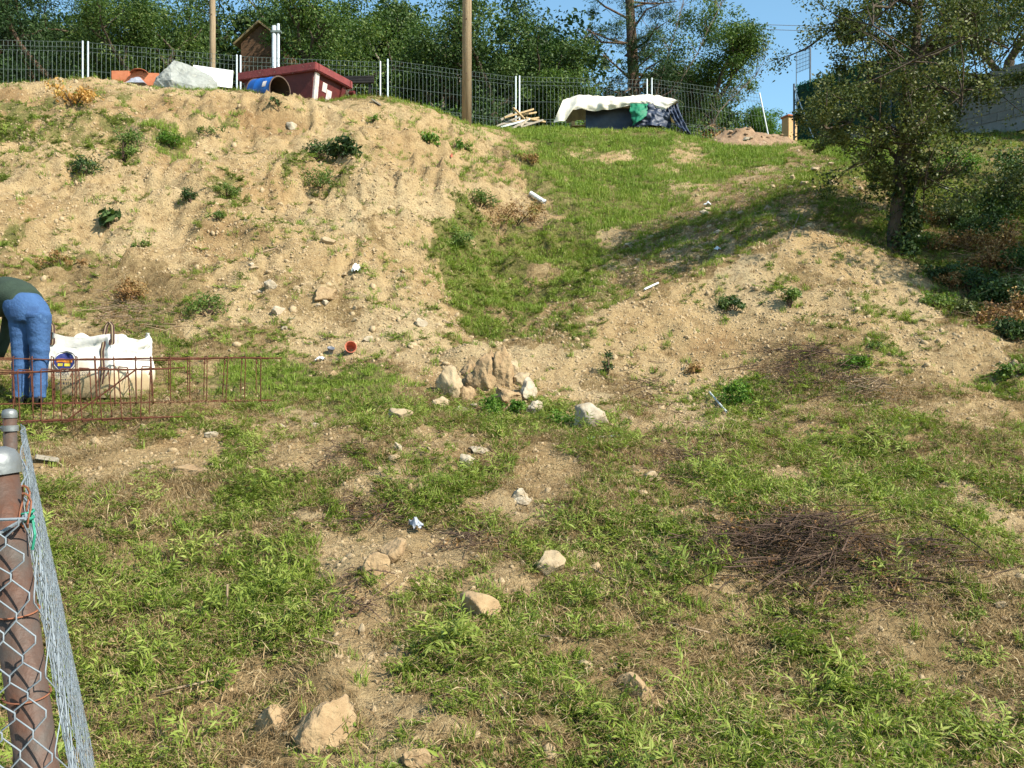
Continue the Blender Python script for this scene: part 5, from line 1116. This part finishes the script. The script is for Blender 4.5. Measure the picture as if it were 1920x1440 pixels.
pipe("thin pale rod on the ramp's edge", 1208, 550, 1234, 538, .012, "plastic_white", .05, "rod")
pipe("pale bent cane on the ramp face", 1330, 742, 1362, 780, .010, "pipe_pale", .04, "rod")
def scrap(label, px, py, wp, hp, seed, m="plastic_white", name="plastic_scrap"):
    b = P(px, py); s = b.y / F; t = thing(name, label, "litter", b + Vector((0, 0, .01)), seed, "bits of plastic litter"); w = wp * s; h = hp * s
    def f(u, v):
        n_ = mnoise.fractal(Vector((u * 3, v * 3, seed * 2.2)), 1, 2, 3); return ((u - .5) * w, (v - .5) * w * .6, h * (.25 + .75 * math.sin(3.1 * u) * math.sin(2.6 * v)) + .5 * h * n_)
    MB().grid(f, 12, 9).build("sheet", m, t)
scrap("white plastic scrap in the middle of the heap", 668, 513, 18, 16, 1)
scrap("crumpled grey white rag on the dark swathe in the foreground", 780, 995, 36, 20, 2, "grey_sheet", "rag")
scrap("white plastic scrap on the grassy ramp", 1326, 388, 14, 8, 3)
scrap("white plastic scrap by the bucket", 600, 678, 20, 8, 4)
scrap("small orange plastic scrap on the dry grass", 846, 298, 8, 8, 5, "pot_clay")
scrap("pale plastic scrap on the shaded ramp strip", 1345, 470, 12, 6, 6)
scrap("white plastic scrap on the right bank", 1775, 358, 10, 6, 7)
plank("plank", "weathered grey board lying by the chain-link fence", P(66, 868) + Vector((0, 0, .05)), P(110, 872) + Vector((0, 0, .04)), .08, .035, "wood_grey", "loose boards")
plank("plank", "pale broken slat on the crest right of the skip", P(697, 192) + Vector((0, 0, .06)), P(714, 200) + Vector((0, 0, .03)), .07, .03, "wood_grey", "loose boards")
for i, (a, b, lb) in enumerate((((425, 1152), (428, 1118), "upright pale stake in the left foreground grass"),)):
    p_ = P(*a); stick("stake", lb, "stick", p_ - Vector((0, 0, .02)), p_ + Vector((.01, -.02, .17)), .006, "twig_pale", None, 6)
for i, (a, b, lb) in enumerate((((300, 255), (318, 275), "thin bare twig on the upper heap"), ((1110, 1075), (1160, 1105), "long straw stalk in the centre foreground"), ((1000, 1200), (1050, 1212), "pale stalk in the lower centre foreground"), ((830, 605), (860, 618), "twig on the lower right heap"), ((560, 1200), (640, 1225), "pale stalk beside the bare strip"), ((1230, 1172), (1330, 1200), "long pale stalk in the right foreground"), ((300, 1310), (400, 1290), "pale stalk at the lower left"), ((1480, 450), (1500, 405), "dry stalk standing on the ramp's shoulder"), ((480, 480), (520, 470), "bare stick on the left heap"))):
    pa = P(*a); pb = P(*b); stick("stick", lb, "stick", pa + Vector((0, 0, .03)), pb + Vector((0, 0, .04)), .006 if pa.y < 8 else .010, "twig_pale", "loose sticks", 5)

# ------------------------------------------------------------------ reinforcement cages
mat("rust", (.125, .042, .020), (.08, .028, .016), 30, .9, .0, .2, 60, c3=(.18, .07, .035))
def cage(label, A, B, wid, hgt, nst, seed, twist=0):
    r = np.random.default_rng(seed); A = Vector(A); B = Vector(B); d = B - A; L_ = d.length
    t = thing("rebar_cage", label, "rebar cage", A, rot=d.to_track_quat('X', 'Z').to_euler(), group="rusty reinforcement cages")
    for y_ in (-wid / 2, 0, wid / 2):
        for z_ in (.02, hgt - .02):
            e0 = -r.uniform(0, .15); e1 = L_ + r.uniform(-.1, .25)
            MB().tube([(e0 + (e1 - e0) * k / 8, y_ * .94 + r.normal(0, .006), z_ + r.normal(0, .006)) for k in range(9)], .0066, 6).build("bar", "rust", t)
    rr = .03
    for k in range(nst):
        x = L_ * (k + .3) / nst + r.normal(0, .012); le = r.normal(0, .018); y0, y1 = -wid / 2, wid / 2; z0, z1 = 0.005, hgt
        pth = []
        for (cy, cz, a0) in ((y1 - rr, z1 - rr, 0), (y0 + rr, z1 - rr, 90), (y0 + rr, z0 + rr, 180), (y1 - rr, z0 + rr, 270)):
            for j in range(4): a = R(a0 + 30 * j); pth.append((x + le * (cz / hgt), cy + rr * math.cos(a), cz + rr * math.sin(a)))
        pth.append(pth[0]); pth.append((x + le, y1 - .07, z1 - .07))
        MB().tube(pth, .0052, 5).build("stirrup", "rust", t)
    return t, L_
def gp(px, py, up=.03): p_ = P(px, py); p_.z += up; return p_
c1, l1 = cage("nearer rusty reinforcement cage in front of the worker's legs", gp(-110, 806), gp(300, 792), .34, .47, 11, 1)
MB().tube([(l1 * .60, -.16, .03), (l1 * .92, -.16, .45)], .0075, 6).build("brace", "rust", c1)
cage("longer rusty reinforcement cage reaching right past the bag", gp(-60, 776, .06), gp(510, 757, .02), .36, .46, 16, 2)

# ------------------------------------------------------------------ white bulk bag
def bag_mat():
    m, t_, N, L, b_ = nt("bag_white"); b_.inputs["Roughness"].default_value = .65
    tc = N.new("ShaderNodeTexCoord"); sx = N.new("ShaderNodeSeparateXYZ"); L.new(tc.outputs["Object"], sx.inputs[0])
    n = N.new("ShaderNodeTexNoise"); n.inputs["Scale"].default_value = 5; n.inputs["Detail"].default_value = 7; L.new(tc.outputs["Object"], n.inputs["Vector"])
    ma = N.new("ShaderNodeMath"); ma.operation = 'MULTIPLY_ADD'; ma.inputs[1].default_value = -.35; L.new(n.outputs[0], ma.inputs[0]); L.new(sx.outputs[2], ma.inputs[2])
    r_ = ramp(N, [(0, (.42, .32, .19)), (.06, (.60, .52, .40)), (.16, (.74, .72, .67))]); L.new(ma.outputs[0], r_.inputs[0])     # mud splashed on the lower part
    L.new(r_.outputs[0], b_.inputs["Base Color"])
    wv = N.new("ShaderNodeTexNoise"); wv.inputs["Scale"].default_value = 14; L.new(tc.outputs["Object"], wv.inputs["Vector"])
    bp = N.new("ShaderNodeBump"); bp.inputs["Strength"].default_value = .25; bp.inputs["Distance"].default_value = .02; L.new(wv.outputs[0], bp.inputs["Height"]); L.new(bp.outputs[0], b_.inputs["Normal"])
def bag():
    bag_mat(); mat("strap", (.42, .33, .20), (.36, .27, .16), 30, .8); mat("strap_dark", (.075, .025, .025), (.05, .02, .02), 30, .8); mat("ink_blue", (.03, .045, .20), (.025, .035, .15), 9, .7); mat("ink_orange", (.55, .20, .03), (.46, .15, .02), 9, .7); mat("ink_yellow", (.62, .52, .06), (.55, .45, .05), 9, .7); mat("ink_grey", (.07, .07, .10), (.05, .05, .08), 9, .7); mat("sand", (.55, .42, .25), (.45, .33, .19), 30, 1, 0, .4, 60)
    b = P(184, 742); s = b.y / F
    t = thing("bulk_bag", "white woven bulk bag with blue oval emblem beside the worker", "bag", b, R(-6))
    hw = .445; hd = .42
    def sup(a, n=5.5):
        c_, s_ = math.cos(a), math.sin(a); return (math.copysign(abs(c_) ** (2 / n), c_), math.copysign(abs(s_) ** (2 / n), s_))
    def pt(a, v):
        cx, cy = sup(a); cor = abs(cx * cy)
        top = .57 + .16 * cor ** 2.4 + .03 * math.sin(3 * a + .6)
        z = top * v; bul = 1.0 + .045 * math.sin(min(1, v * 1.5) * 3.0) - .03 * v - .06 * (1 - v) ** 6
        n_ = mnoise.fractal(Vector((cx * 2.2, cy * 2.2, z * 3.4)), 1, 2, 4)
        fold = .022 * math.sin(4 * a + 12 * z + 5 * n_) * v ** 1.5 + .022 * n_ + .012 * (1 - abs(mnoise.noise(Vector((cx * 4, cy * 4, z * 6)))) * 4) * v
        sag = 1 - .10 * v ** 2 * (1 - cor ** 2)
        return Vector(((hw * bul + fold) * cx * (1 - .02 * v), (hd * bul + fold) * cy * sag, z - .015 + .012 * n_ * v))
    MB().grid(lambda u, v: pt(u * 2 * math.pi, v), 96, 36).build("fabric", "bag_white", t, smooth=True)
    MB().grid(lambda u, v: pt(u * 2 * math.pi, 1 - .62 * v) * Vector((1, 1, 1)).x if False else Vector((pt(u * 2 * math.pi, 1 - .62 * v).x * .985, pt(u * 2 * math.pi, 1 - .62 * v).y * .985, pt(u * 2 * math.pi, 1 - .62 * v).z)), 96, 16).build("lining", "bag_white", t, smooth=True)
    MB().grid(lambda u, v: (pt(u * 2 * math.pi, .42).x * v * .97, pt(u * 2 * math.pi, .42).y * v * .97, .20 + .05 * (1 - v)), 48, 8).build("sand_fill", "sand", t, smooth=True)
    # printed marks, laid on the front: (x across, z up) -> surface
    def front(x, z, off=.006):
        lo, hi = R(180 + 2), R(360 - 2)
        for _ in range(26):
            m_ = (lo + hi) / 2
            v = z / .6
            if pt(m_, v).x < x: lo = m_
            else: hi = m_
        p_ = pt(lo, v)
        for _ in range(5):
            v = max(0, min(1, v + (z - p_.z) * 1.6)); p_ = pt(lo, v)
        return p_ + Vector((0, -off, 0))
    def ell(cx, cz, rx, rz, off, zlo=-1, zhi=1):
        return lambda u, v: front(cx + rx * (2 * u - 1) * math.sqrt(max(0, 1 - (zlo + (zhi - zlo) * v) ** 2)), cz + rz * (zlo + (zhi - zlo) * v), off)
    cx, cz = -.11, .345
    MB().grid(ell(cx, cz, .122, .103, .016), 16, 14).build("emblem_ring", "ink_grey", t)
    MB().grid(ell(cx, cz, .116, .097, .020), 16, 14).build("emblem_border", "bag_white", t)
    MB().grid(ell(cx, cz, .105, .087, .024), 16, 14).build("emblem", "ink_blue", t)
    MB().grid(lambda u, v: front(cx - .082 + .164 * u, cz - .012 + .034 * v + .004 * math.sin(u * 6.28), .028), 14, 3).build("emblem_band", "ink_orange", t)
    MB().grid(lambda u, v: front(cx - .07 + .055 * u, cz - .048 + .028 * v, .028), 5, 3).build("emblem_letters", "ink_yellow", t)
    MB().grid(lambda u, v: front(cx + .002 + .06 * u, cz - .050 + .028 * v, .028), 5, 3).build("emblem_letters", "ink_yellow", t)
    def text(body, x0, z0, h, m):
        cu = bpy.data.curves.new("lettering", 'FONT'); cu.body = body; cu.size = h * 1.4; cu.resolution_u = 2
        o = bpy.data.objects.new("lettering", cu); COL.objects.link(o); dg = bpy.context.evaluated_depsgraph_get(); me_ = bpy.data.meshes.new_from_object(o.evaluated_get(dg)); bpy.data.objects.remove(o)
        me_.name = "lettering"
        for v in me_.vertices: v.co = front(x0 + v.co.x, z0 + v.co.y, .018)
        mesh_obj("lettering", me_, m, t)
    text("ONSA  TILLOY", -.20, .205, .038, "ink_grey")
    rl = np.random.default_rng(2)                            # two lines of small print, too worn to read
    for z_, x0, x1 in ((.155, -.21, .05), (.115, -.17, .02)):
        x = x0; mb = MB()
        while x < x1:
            w_ = rl.uniform(.008, .018); h_ = rl.uniform(.010, .018); mb.grid(lambda u, v: front(x + w_ * u, z_ + h_ * v, .016), 1, 1); x += w_ + rl.uniform(.006, .016)
        tag(mb.build("small_print", "ink_grey", t), kind="stuff")
    # lifting straps: flat bands, sewn down the front then looping over
    def strap(x, side):
        def band(path, w_, name):
            def f(u, v):
                k = u * (len(path) - 1); i = min(int(k), len(path) - 2); p_ = path[i].lerp(path[i + 1], k - i); return p_ + Vector((w_ * (v - .5), -.004 * math.sin(v * 3.14), 0))
            MB().grid(f, len(path) * 3, 4).build(name, "strap", t, smooth=True)
            MB().grid(lambda u, v: Vector(f(u, .68 + .32 * v)) + Vector((0, -.003, 0)), len(path) * 3, 1).build("stripe", "strap_dark", t)
            MB().grid(lambda u, v: Vector(f(u, .32 * v)) + Vector((0, -.003, 0)), len(path) * 3, 1).build("stripe", "strap_dark", t)
        low = [front(x + .02 * side * math.sin(k), .12 + .065 * k, .012) for k in range(7)]
        tz = .70
        low += [Vector((x - .01 * side, low[-1].y + .02, .60)), Vector((x, low[-1].y + .04, tz)), Vector((x + .035 * side, low[-1].y + .04, tz + .035)), Vector((x + .075 * side, low[-1].y + .02, tz)), Vector((x + .10 * side, low[-1].y - .02, .60)), Vector((x + .105 * side, low[-1].y - .03, .52)), Vector((x + .085 * side, low[-1].y - .03, .50)), Vector((x + .08 * side, low[-1].y - .015, .56))]
        band(low, .042, "strap")
    strap(-.36, 1); strap(.27, 1)
bag()

# ------------------------------------------------------------------ the worker
def worker():
    mat("denim", (.050, .115, .255), (.034, .080, .19), 7, .9, 0, .5, 40, c3=(.085, .17, .32)); mat("sweater", (.035, .055, .038), (.025, .040, .028), 9, .95, 0, .4, 90); mat("skin", (.52, .32, .22), (.45, .26, .17), 6, .6); mat("shoe", (.035, .032, .035), (.02, .018, .02), 10, .6, 0, .2, 40); mat("hair", (.03, .022, .016), (.02, .015, .012), 20, .7)
    pf = P(54, 772); pf.z += .05
    t = thing("person", "worker in dark green sweater and blue jeans bending over, seen from behind", "person", pf)
    def skinned(name, verts, edges, radii, m, sub=2, flat=None):
        me_ = bpy.data.meshes.new(name); me_.from_pydata([tuple(v) for v in verts], edges, []); o = bpy.data.objects.new(name, me_); COL.objects.link(o)
        sk = o.modifiers.new("s", 'SKIN'); sk.use_smooth_shade = True; ss = o.modifiers.new("u", 'SUBSURF'); ss.levels = sub; ss.render_levels = sub
        for i, r_ in enumerate(radii): me_.skin_vertices[0].data[i].radius = (r_, r_) if not isinstance(r_, tuple) else r_
        me_.skin_vertices[0].data[0].use_root = True
        dg = bpy.context.evaluated_depsgraph_get(); out = bpy.data.meshes.new_from_object(o.evaluated_get(dg)); out.name = name; bpy.data.objects.remove(o)
        out.polygons.foreach_set("use_smooth", [True] * len(out.polygons)); return mesh_obj(name, out, m, t)
    z = 1.0
    hip = (.0, .02, .93); rh = (.085, .0, .86); lh = (-.085, .04, .86); rk = (.095, .015, .46); lk = (-.105, .055, .46); ra = (.085, .0, .10); la = (-.105, .06, .10)
    sp1 = (-.17, .12, 1.00); ch = (-.36, .24, 1.02); nk = (-.52, .34, .95); hd = (-.60, .39, .90); hd2 = (-.68, .44, .84)
    rs = (-.36, .40, .97); ls = (-.52, .16, .95); re = (-.46, .50, .70); le = (-.62, .22, .68); rw = (-.55, .52, .46); lw = (-.70, .30, .44)
    V = [hip, rh, lh, rk, lk, ra, la, sp1, ch, nk, hd, hd2, rs, ls, re, le, rw, lw]
    E = [(0, 1), (0, 2), (1, 3), (2, 4), (3, 5), (4, 6), (0, 7), (7, 8), (8, 9), (9, 10), (10, 11), (8, 12), (8, 13), (12, 14), (13, 15), (14, 16), (15, 17)]
    rad = [.13, .085, .085, .055, .055, .038, .038, .12, .13, .055, .085, .07, .06, .06, .04, .04, .028, .028]
    # hands: palm and five fingers each, grown from the wrists
    for wi, sgn in ((16, 1), (17, -1)):
        w0 = Vector(V[wi]); pd = Vector((-.06, .0, -.06)); pi = len(V); V.append(tuple(w0 + pd)); rad.append(.026); E.append((wi, pi))
        for k in range(4):
            o_ = Vector((.004 * k, (k - 1.5) * .021, 0)); a_ = w0 + pd + o_ + Vector((-.03, 0, -.035)); b_ = a_ + Vector((-.012, 0, -.034 + .004 * abs(k - 1.3))); c_ = b_ + Vector((.008, 0, -.022)); i0 = len(V)
            V += [tuple(a_), tuple(b_), tuple(c_)]; rad += [.0095, .0085, .007]; E += [(pi, i0), (i0, i0 + 1), (i0 + 1, i0 + 2)]
        a_ = w0 + Vector((-.035, -.036 * sgn, -.03)); b_ = a_ + Vector((-.022, -.014 * sgn, -.03)); i0 = len(V); V += [tuple(a_), tuple(b_)]; rad += [.011, .009]; E += [(wi, i0), (i0, i0 + 1)]
    skinned("body", V, E, rad, "skin")
    # jeans as lofted trouser tubes with folds, joined at the seat
    mb = MB(); r = np.random.default_rng(4)
    def loft(mb, rings, n=36):
        vs = []; 
        for (c_, ax, ay, ph) in rings:
            for k in range(n):
                a = 2 * math.pi * k / n; w_ = 1 + .06 * mnoise.fractal(Vector((math.cos(a) * 1.6 + ph, math.sin(a) * 1.6, c_[2] * 14)), 1, 2, 3) * (1.6 if c_[2] < .5 else 1)
                vs.append((c_[0] + ax * math.cos(a) * w_, c_[1] + ay * math.sin(a) * w_, c_[2] + .012 * mnoise.noise(Vector((a, c_[2] * 9, ph)))))
        m_ = len(rings); mb.add(vs, [(i * n + k, i * n + (k + 1) % n, (i + 1) * n + (k + 1) % n, (i + 1) * n + k) for i in range(m_ - 1) for k in range(n)])
    def leg(h_, k_, a_, ph):
        out = []
        for z_ in np.linspace(.075, .86, 34):
            u = (z_ - .1) / .36 if z_ < .46 else (z_ - .46) / .40
            c_ = Vector(a_).lerp(Vector(k_), max(0, u)) if z_ < .46 else Vector(k_).lerp(Vector(h_), u)
            w_ = np.interp(z_, [.05, .12, .30, .46, .62, .78, .86], [.077, .070, .076, .078, .092, .110, .118]); bag_ = .007 * mnoise.noise(Vector((z_ * 22, ph, 3))) * (1.5 if z_ < .2 or .38 < z_ < .55 else .8)
            out.append(((c_.x, c_.y, z_), w_ + bag_, w_ * 1.06 + bag_, ph))
        return out
    for args in ((rh, rk, ra, 1), (lh, lk, la, 7)):
        o_ = len(mb.v); loft(mb, leg(*args)); n_ = len(mb.v); mb.f += [tuple(range(o_, o_ + 36))[::-1], tuple(range(n_ - 36, n_))]
    # seat: one rounded volume leaning into the bend
    def seat(u, v):
        a = u * 2 * math.pi; z_ = v
        c_ = Vector((.0, .02, .78)).lerp(Vector((-.10, .075, 1.055)), z_); rx = np.interp(z_, [0, .2, .45, .7, .9, 1], [.185, .205, .208, .190, .16, .135]); ry = np.interp(z_, [0, .2, .45, .7, .9, 1], [.125, .150, .165, .16, .14, .115])
        cl = 1 - .10 * math.exp(-((a - R(300)) / .16) ** 2) * (1 - z_)     # centre seam
        n_ = mnoise.fractal(Vector((math.cos(a) * 2, math.sin(a) * 2, z_ * 4)), 1, 2, 3)
        return (c_.x + rx * math.cos(a) * cl * (1 + .02 * n_), c_.y + ry * math.sin(a) * cl * (1 + .02 * n_), c_.z + .02 * math.cos(a) * 0)
    o_ = len(mb.v)
    loftv = [seat(k / 56, j / 20) for j in range(21) for k in range(56)]
    mb.add(loftv, [(j * 56 + k, j * 56 + (k + 1) % 56, (j + 1) * 56 + (k + 1) % 56, (j + 1) * 56 + k) for j in range(20) for k in range(56)] + [tuple(range(56))[::-1], tuple(range(20 * 56, 21 * 56))]); tr_ = mb.build("jeans", "denim", t, smooth=True)
    md = tr_.modifiers.new("r", 'REMESH'); md.mode = 'VOXEL'; md.voxel_size = .012; md.use_smooth_shade = True
    m2 = tr_.modifiers.new("s", 'SMOOTH'); m2.iterations = 5; m2.factor = .5
    dg = bpy.context.evaluated_depsgraph_get(); nm = bpy.data.meshes.new_from_object(tr_.evaluated_get(dg)); tr_.modifiers.clear(); tr_.data = nm; nm.name = "jeans"
    bpy.context.view_layer.update()
    for sx, lb in ((.075, 0), (-.085, 1)):                  # back pockets, laid on the seat
        def pk(u, v, sx=sx):
            x = sx + (u - .5) * .085; zz = .82 + v * .10
            ok, loc_, n_, i_ = tr_.ray_cast(Vector((x, -1, zz)), Vector((0, 1, 0)))
            return (loc_ + n_ * .004) if ok else Vector((x, -.15, zz))
        mat("denim_pocket", (.036, .085, .20), (.03, .07, .17), 9, .85, 0, .3, 60)
        MB().grid(pk, 8, 8).build("pocket", "denim_pocket", tr_, smooth=True)
    def sweat(u, v):
        a = u * 2 * math.pi; pts_ = [Vector((-.005, .03, .95)), Vector((-.02, .04, .975)), Vector((-.15, .11, 1.03)), Vector((-.30, .20, 1.05)), Vector((-.42, .28, 1.02)), Vector((-.50, .33, .96)), Vector((-.53, .345, .94))]
        rs_ = [.085, .150, .185, .20, .19, .12, .065]; k = v * 6; i = min(int(k), 5); c_ = pts_[i].lerp(pts_[i + 1], k - i); rr = rs_[i] + (rs_[i + 1] - rs_[i]) * (k - i)
        ax = Vector((-.8, .52, 0)).normalized(); s1 = Vector((.52, .8, 0)).normalized(); s2 = ax.cross(s1); n_ = mnoise.fractal(Vector((math.cos(a) * 1.5, math.sin(a) * 1.5, v * 6)), 1, 2, 3)
        hang = 1 + (.22 * (1 - v) if math.sin(a) * s2.z < 0 else 0)
        return c_ + (s1 * math.cos(a) * 1.05 + s2 * math.sin(a) * .86 * hang) * rr * (1 + .05 * n_)
    sw = MB().grid(sweat, 48, 30).build("sweater", "sweater", t, smooth=True)
    for sh, el, wr in ((rs, re, rw), (ls, le, lw)):
        MB().tube([Vector(sh) + Vector((.04, 0, .04)), sh, Vector(sh).lerp(Vector(el), .5) + Vector((.01, 0, 0)), el, Vector(el).lerp(Vector(wr), .6), Vector(el).lerp(Vector(wr), .92)], [.10, .09, .072, .060, .052, .046], 16).build("sleeve", "sweater", sw, smooth=True)
    # shoes
    for ax_, ang in ((ra, R(125)), (la, R(140))):
        def sh(u, v, ax_=ax_, ang=ang):
            a = u * 2 * math.pi; y_ = -.085 + .29 * v; w_ = np.interp(v, [0, .12, .4, .75, .93, 1], [.012, .040, .042, .052, .038, .006]); h_ = np.interp(v, [0, .1, .35, .6, .9, 1], [.08, .14, .145, .085, .06, .03])
            x_ = w_ * math.cos(a); zz = h_ * (.5 + .5 * math.sin(a)); q_ = Vector((x_, y_, 0)); c_, s_ = math.cos(ang - R(90)), math.sin(ang - R(90))
            return (ax_[0] + q_.x * c_ - q_.y * s_, ax_[1] + q_.x * s_ + q_.y * c_, zz - .005)
        s_ = MB().grid(sh, 24, 20).build("shoe", "shoe", t, smooth=True)
    def hairf(u, v):
        a = u * 2 * math.pi; q_ = v * 1.75; c_ = Vector((-.635, .41, .885)); d_ = Vector((.15, -.08, .9)).normalized(); s1 = d_.cross(Vector((0, 1, 0))).normalized(); s2 = d_.cross(s1)
        return c_ + (d_ * math.cos(q_) + (s1 * math.cos(a) + s2 * math.sin(a)) * math.sin(q_)) * .105
    MB().grid(hairf, 28, 12).build("hair", "hair", t, smooth=True)
worker()

# ------------------------------------------------------------------ chain-link fence in the left foreground
def chain_link():
    mat("post_rust", (.075, .068, .060), (.095, .048, .032), 16, .6, .1, .2, 60, c3=(.14, .052, .028)); mat("cap_alu", (.24, .25, .25), (.17, .18, .18), 30, .5, .5, .1, 60); mat("wire_galv", (.26, .30, .33), (.19, .22, .25), 30, .7, 0, spec=.2); mat("tie_rust", (.26, .10, .05), (.18, .07, .04), 20, .8); mat("tie_green", (.03, .25, .16), (.02, .18, .12), 9, .5)
    N_ = W(-8, 880, 1.2); N1 = W(64, 1400, 1.2); Fp = W(18, 800, 3.74)
    lean = (N1 - N_).normalized(); lean = (lean / -lean.z)           # per metre down
    t = thing("chain_link_fence", "rusty chain-link fence with capped tube posts in the left foreground", "fence", (N_.x, N_.y, -1.65))
    org = t.location.copy()
    def post(top, ln):
        g_ = hz(top.x + ln.x * 1.5, top.y) - .1; L_ = top.z - g_; a = top - org; b_ = top + ln * L_ - org
        o = MB().tube([b_, a], .0240, 28).build("post", "post_rust", t, smooth=False)
        o.data.polygons.foreach_set("use_smooth", [len(p.vertices) == 4 for p in o.data.polygons])
        M_ = Matrix.Translation(a) @ (-ln).to_track_quat('Z', 'Y').to_matrix().to_4x4(); pr = [(.0275, -.012), (.0285, .0), (.0275, .008), (.0235, .016), (.014, .021), (.0003, .0225)]
        cp = MB().lathe(pr, 28, M_=None); cp.v = [tuple(M_ @ Vector(v)) for v in cp.v]; cp.build("cap", "cap_alu", o, smooth=True)
        return o, M_
    p1, M1 = post(N_ + Vector((0, 0, .005)), lean)
    ln2 = Vector((.03, 0, -1)); p2, M2 = post(Fp + Vector((0, 0, .045)), ln2)
    cl = MB().lathe([(.0262, -.062), (.0300, -.062), (.0300, -.040), (.0262, -.040)], 28); cl.v = [tuple(M2 @ Vector(v)) for v in cl.v]; cl.build("clamp", "cap_alu", p2)
    cl = MB().tube([(-.03, -.036, -.05), (.03, -.036, -.05)], .006, 8); cl.v = [tuple(M2 @ Vector(v)) for v in cl.v]; cl.build("clamp_bolt", "galv", p2)
    # fabric
    d = Vector((Fp.x + .05 - N_.x - .052, Fp.y - N_.y + .034, 0)).normalized(); nr = Vector((d.y, -d.x, 0))
    if nr.x < 0: nr = -nr
    def surf(s, h):     # s: metres along from the near post (negative: the run that comes in from the left), h: metres down from the top edge
        if s < 0:
            zt = N_.z - .055 + .03 * s; bl = .006 * math.sin(s * 9 + h * 4)
            return Vector((N_.x + .052 + s, N_.y - .034 + bl * .3 - .02 * min(1, -s), zt - h)) + Vector((lean.x * h, 0, 0)) - org
        zt = N_.z - .055 + (Fp.z - N_.z + .02) * s / 2.83 - .05 * math.sin(max(0, min(1, s / 2.8)) * 3.14)
        k = max(0, 1 - s / 2.8); le = lean.x * k + .21 * (1 - k) ** .6
        bl = .010 * math.sin(s * 5 + h * 3) 
        return Vector((N_.x + .052, N_.y - .034, 0)) + d * s + nr * bl + Vector((le * h, 0, zt - h)) - org
    mb = MB()
    for run0, run1, pitch, hs, rw_ in ((-.62, .0, .018, .023, .0011), (.0, 4.9, .058, .046, .0009)):
        for i in range(int((run1 - run0) / pitch)):
            s0 = run0 + i * pitch; pth = []; far_ = s0 > .5
            for k in range(int(1.42 / hs)):
                sg = (k + i) % 2; s_ = s0 + (pitch * 1.06 if sg else -pitch * .06); wob = .0015 * math.sin(i * 3.3 + k * 1.7)
                if run0 < 0: s_ = min(s_, -.0001)
                nn = Vector((0, -1, 0)) if s_ < 0 else nr
                p_ = surf(s_ + wob * (run0 >= 0), k * hs + .003 * math.sin(i + k)) + nn * (.0018 if sg else -.0018)
                if not far_: pth += [p_ + Vector((0, 0, .004)), p_ - Vector((0, 0, .004))]
                else: pth.append(p_)
            mb.tube(pth, rw_, 5 if not far_ else 3, cap=False)
    tag(mb.build("wire_mesh", "wire_galv", t, smooth=True), kind="stuff")
    for h_ in (.0, .70, 1.38):
        MB().tube([surf(-.6 + .2 * k, h_) for k in range(4)] + [surf(.0001 + .3 * k, h_) for k in range(17)], .002, 6).build("tension_wire", "wire_galv", t)
    a = surf(0.02, .0)
    MB().tube([surf(-.28, .10), surf(-.1, .05), surf(.015, .0), surf(.03, -.005)], .0022, 6).build("stay_wire", "wire_galv", t)
    for s_, h_, rr in ((.03, -.008, .012), (.06, -.02, .010), (-.075, .035, .011), (-.05, .04, .009)):
        c_ = surf(s_, h_); MB().tube([c_ + Vector((rr * .5 * math.cos(q), .004 * math.sin(3 * q), rr * 1.8 * math.sin(q))) for q in np.linspace(-1.2, 4.4, 14)], .0014, 5).build("wire_hook", "tie_rust", t)
    c_ = surf(.035, .004); MB().tube([c_ + Vector((.007 * math.cos(q), .007 * math.sin(q), .0012 * q - .004)) for q in np.linspace(0, 14, 40)] + [c_ + Vector((.012, -.006, -.016)), c_ + Vector((.008, -.004, -.034))], .0017, 6).build("tie", "tie_green", t)
    for h_ in (.17, .27, .37, .47):         # rusty rings round the near post
        q0 = N_ + lean * h_ - org; MB().tube([q0 + Vector((.0265 * math.cos(q), .0265 * math.sin(q), .004 * math.sin(q))) for q in np.linspace(0, 6.4, 30)], .0012, 5).build("ring_wire", "tie_rust", t)
chain_link()
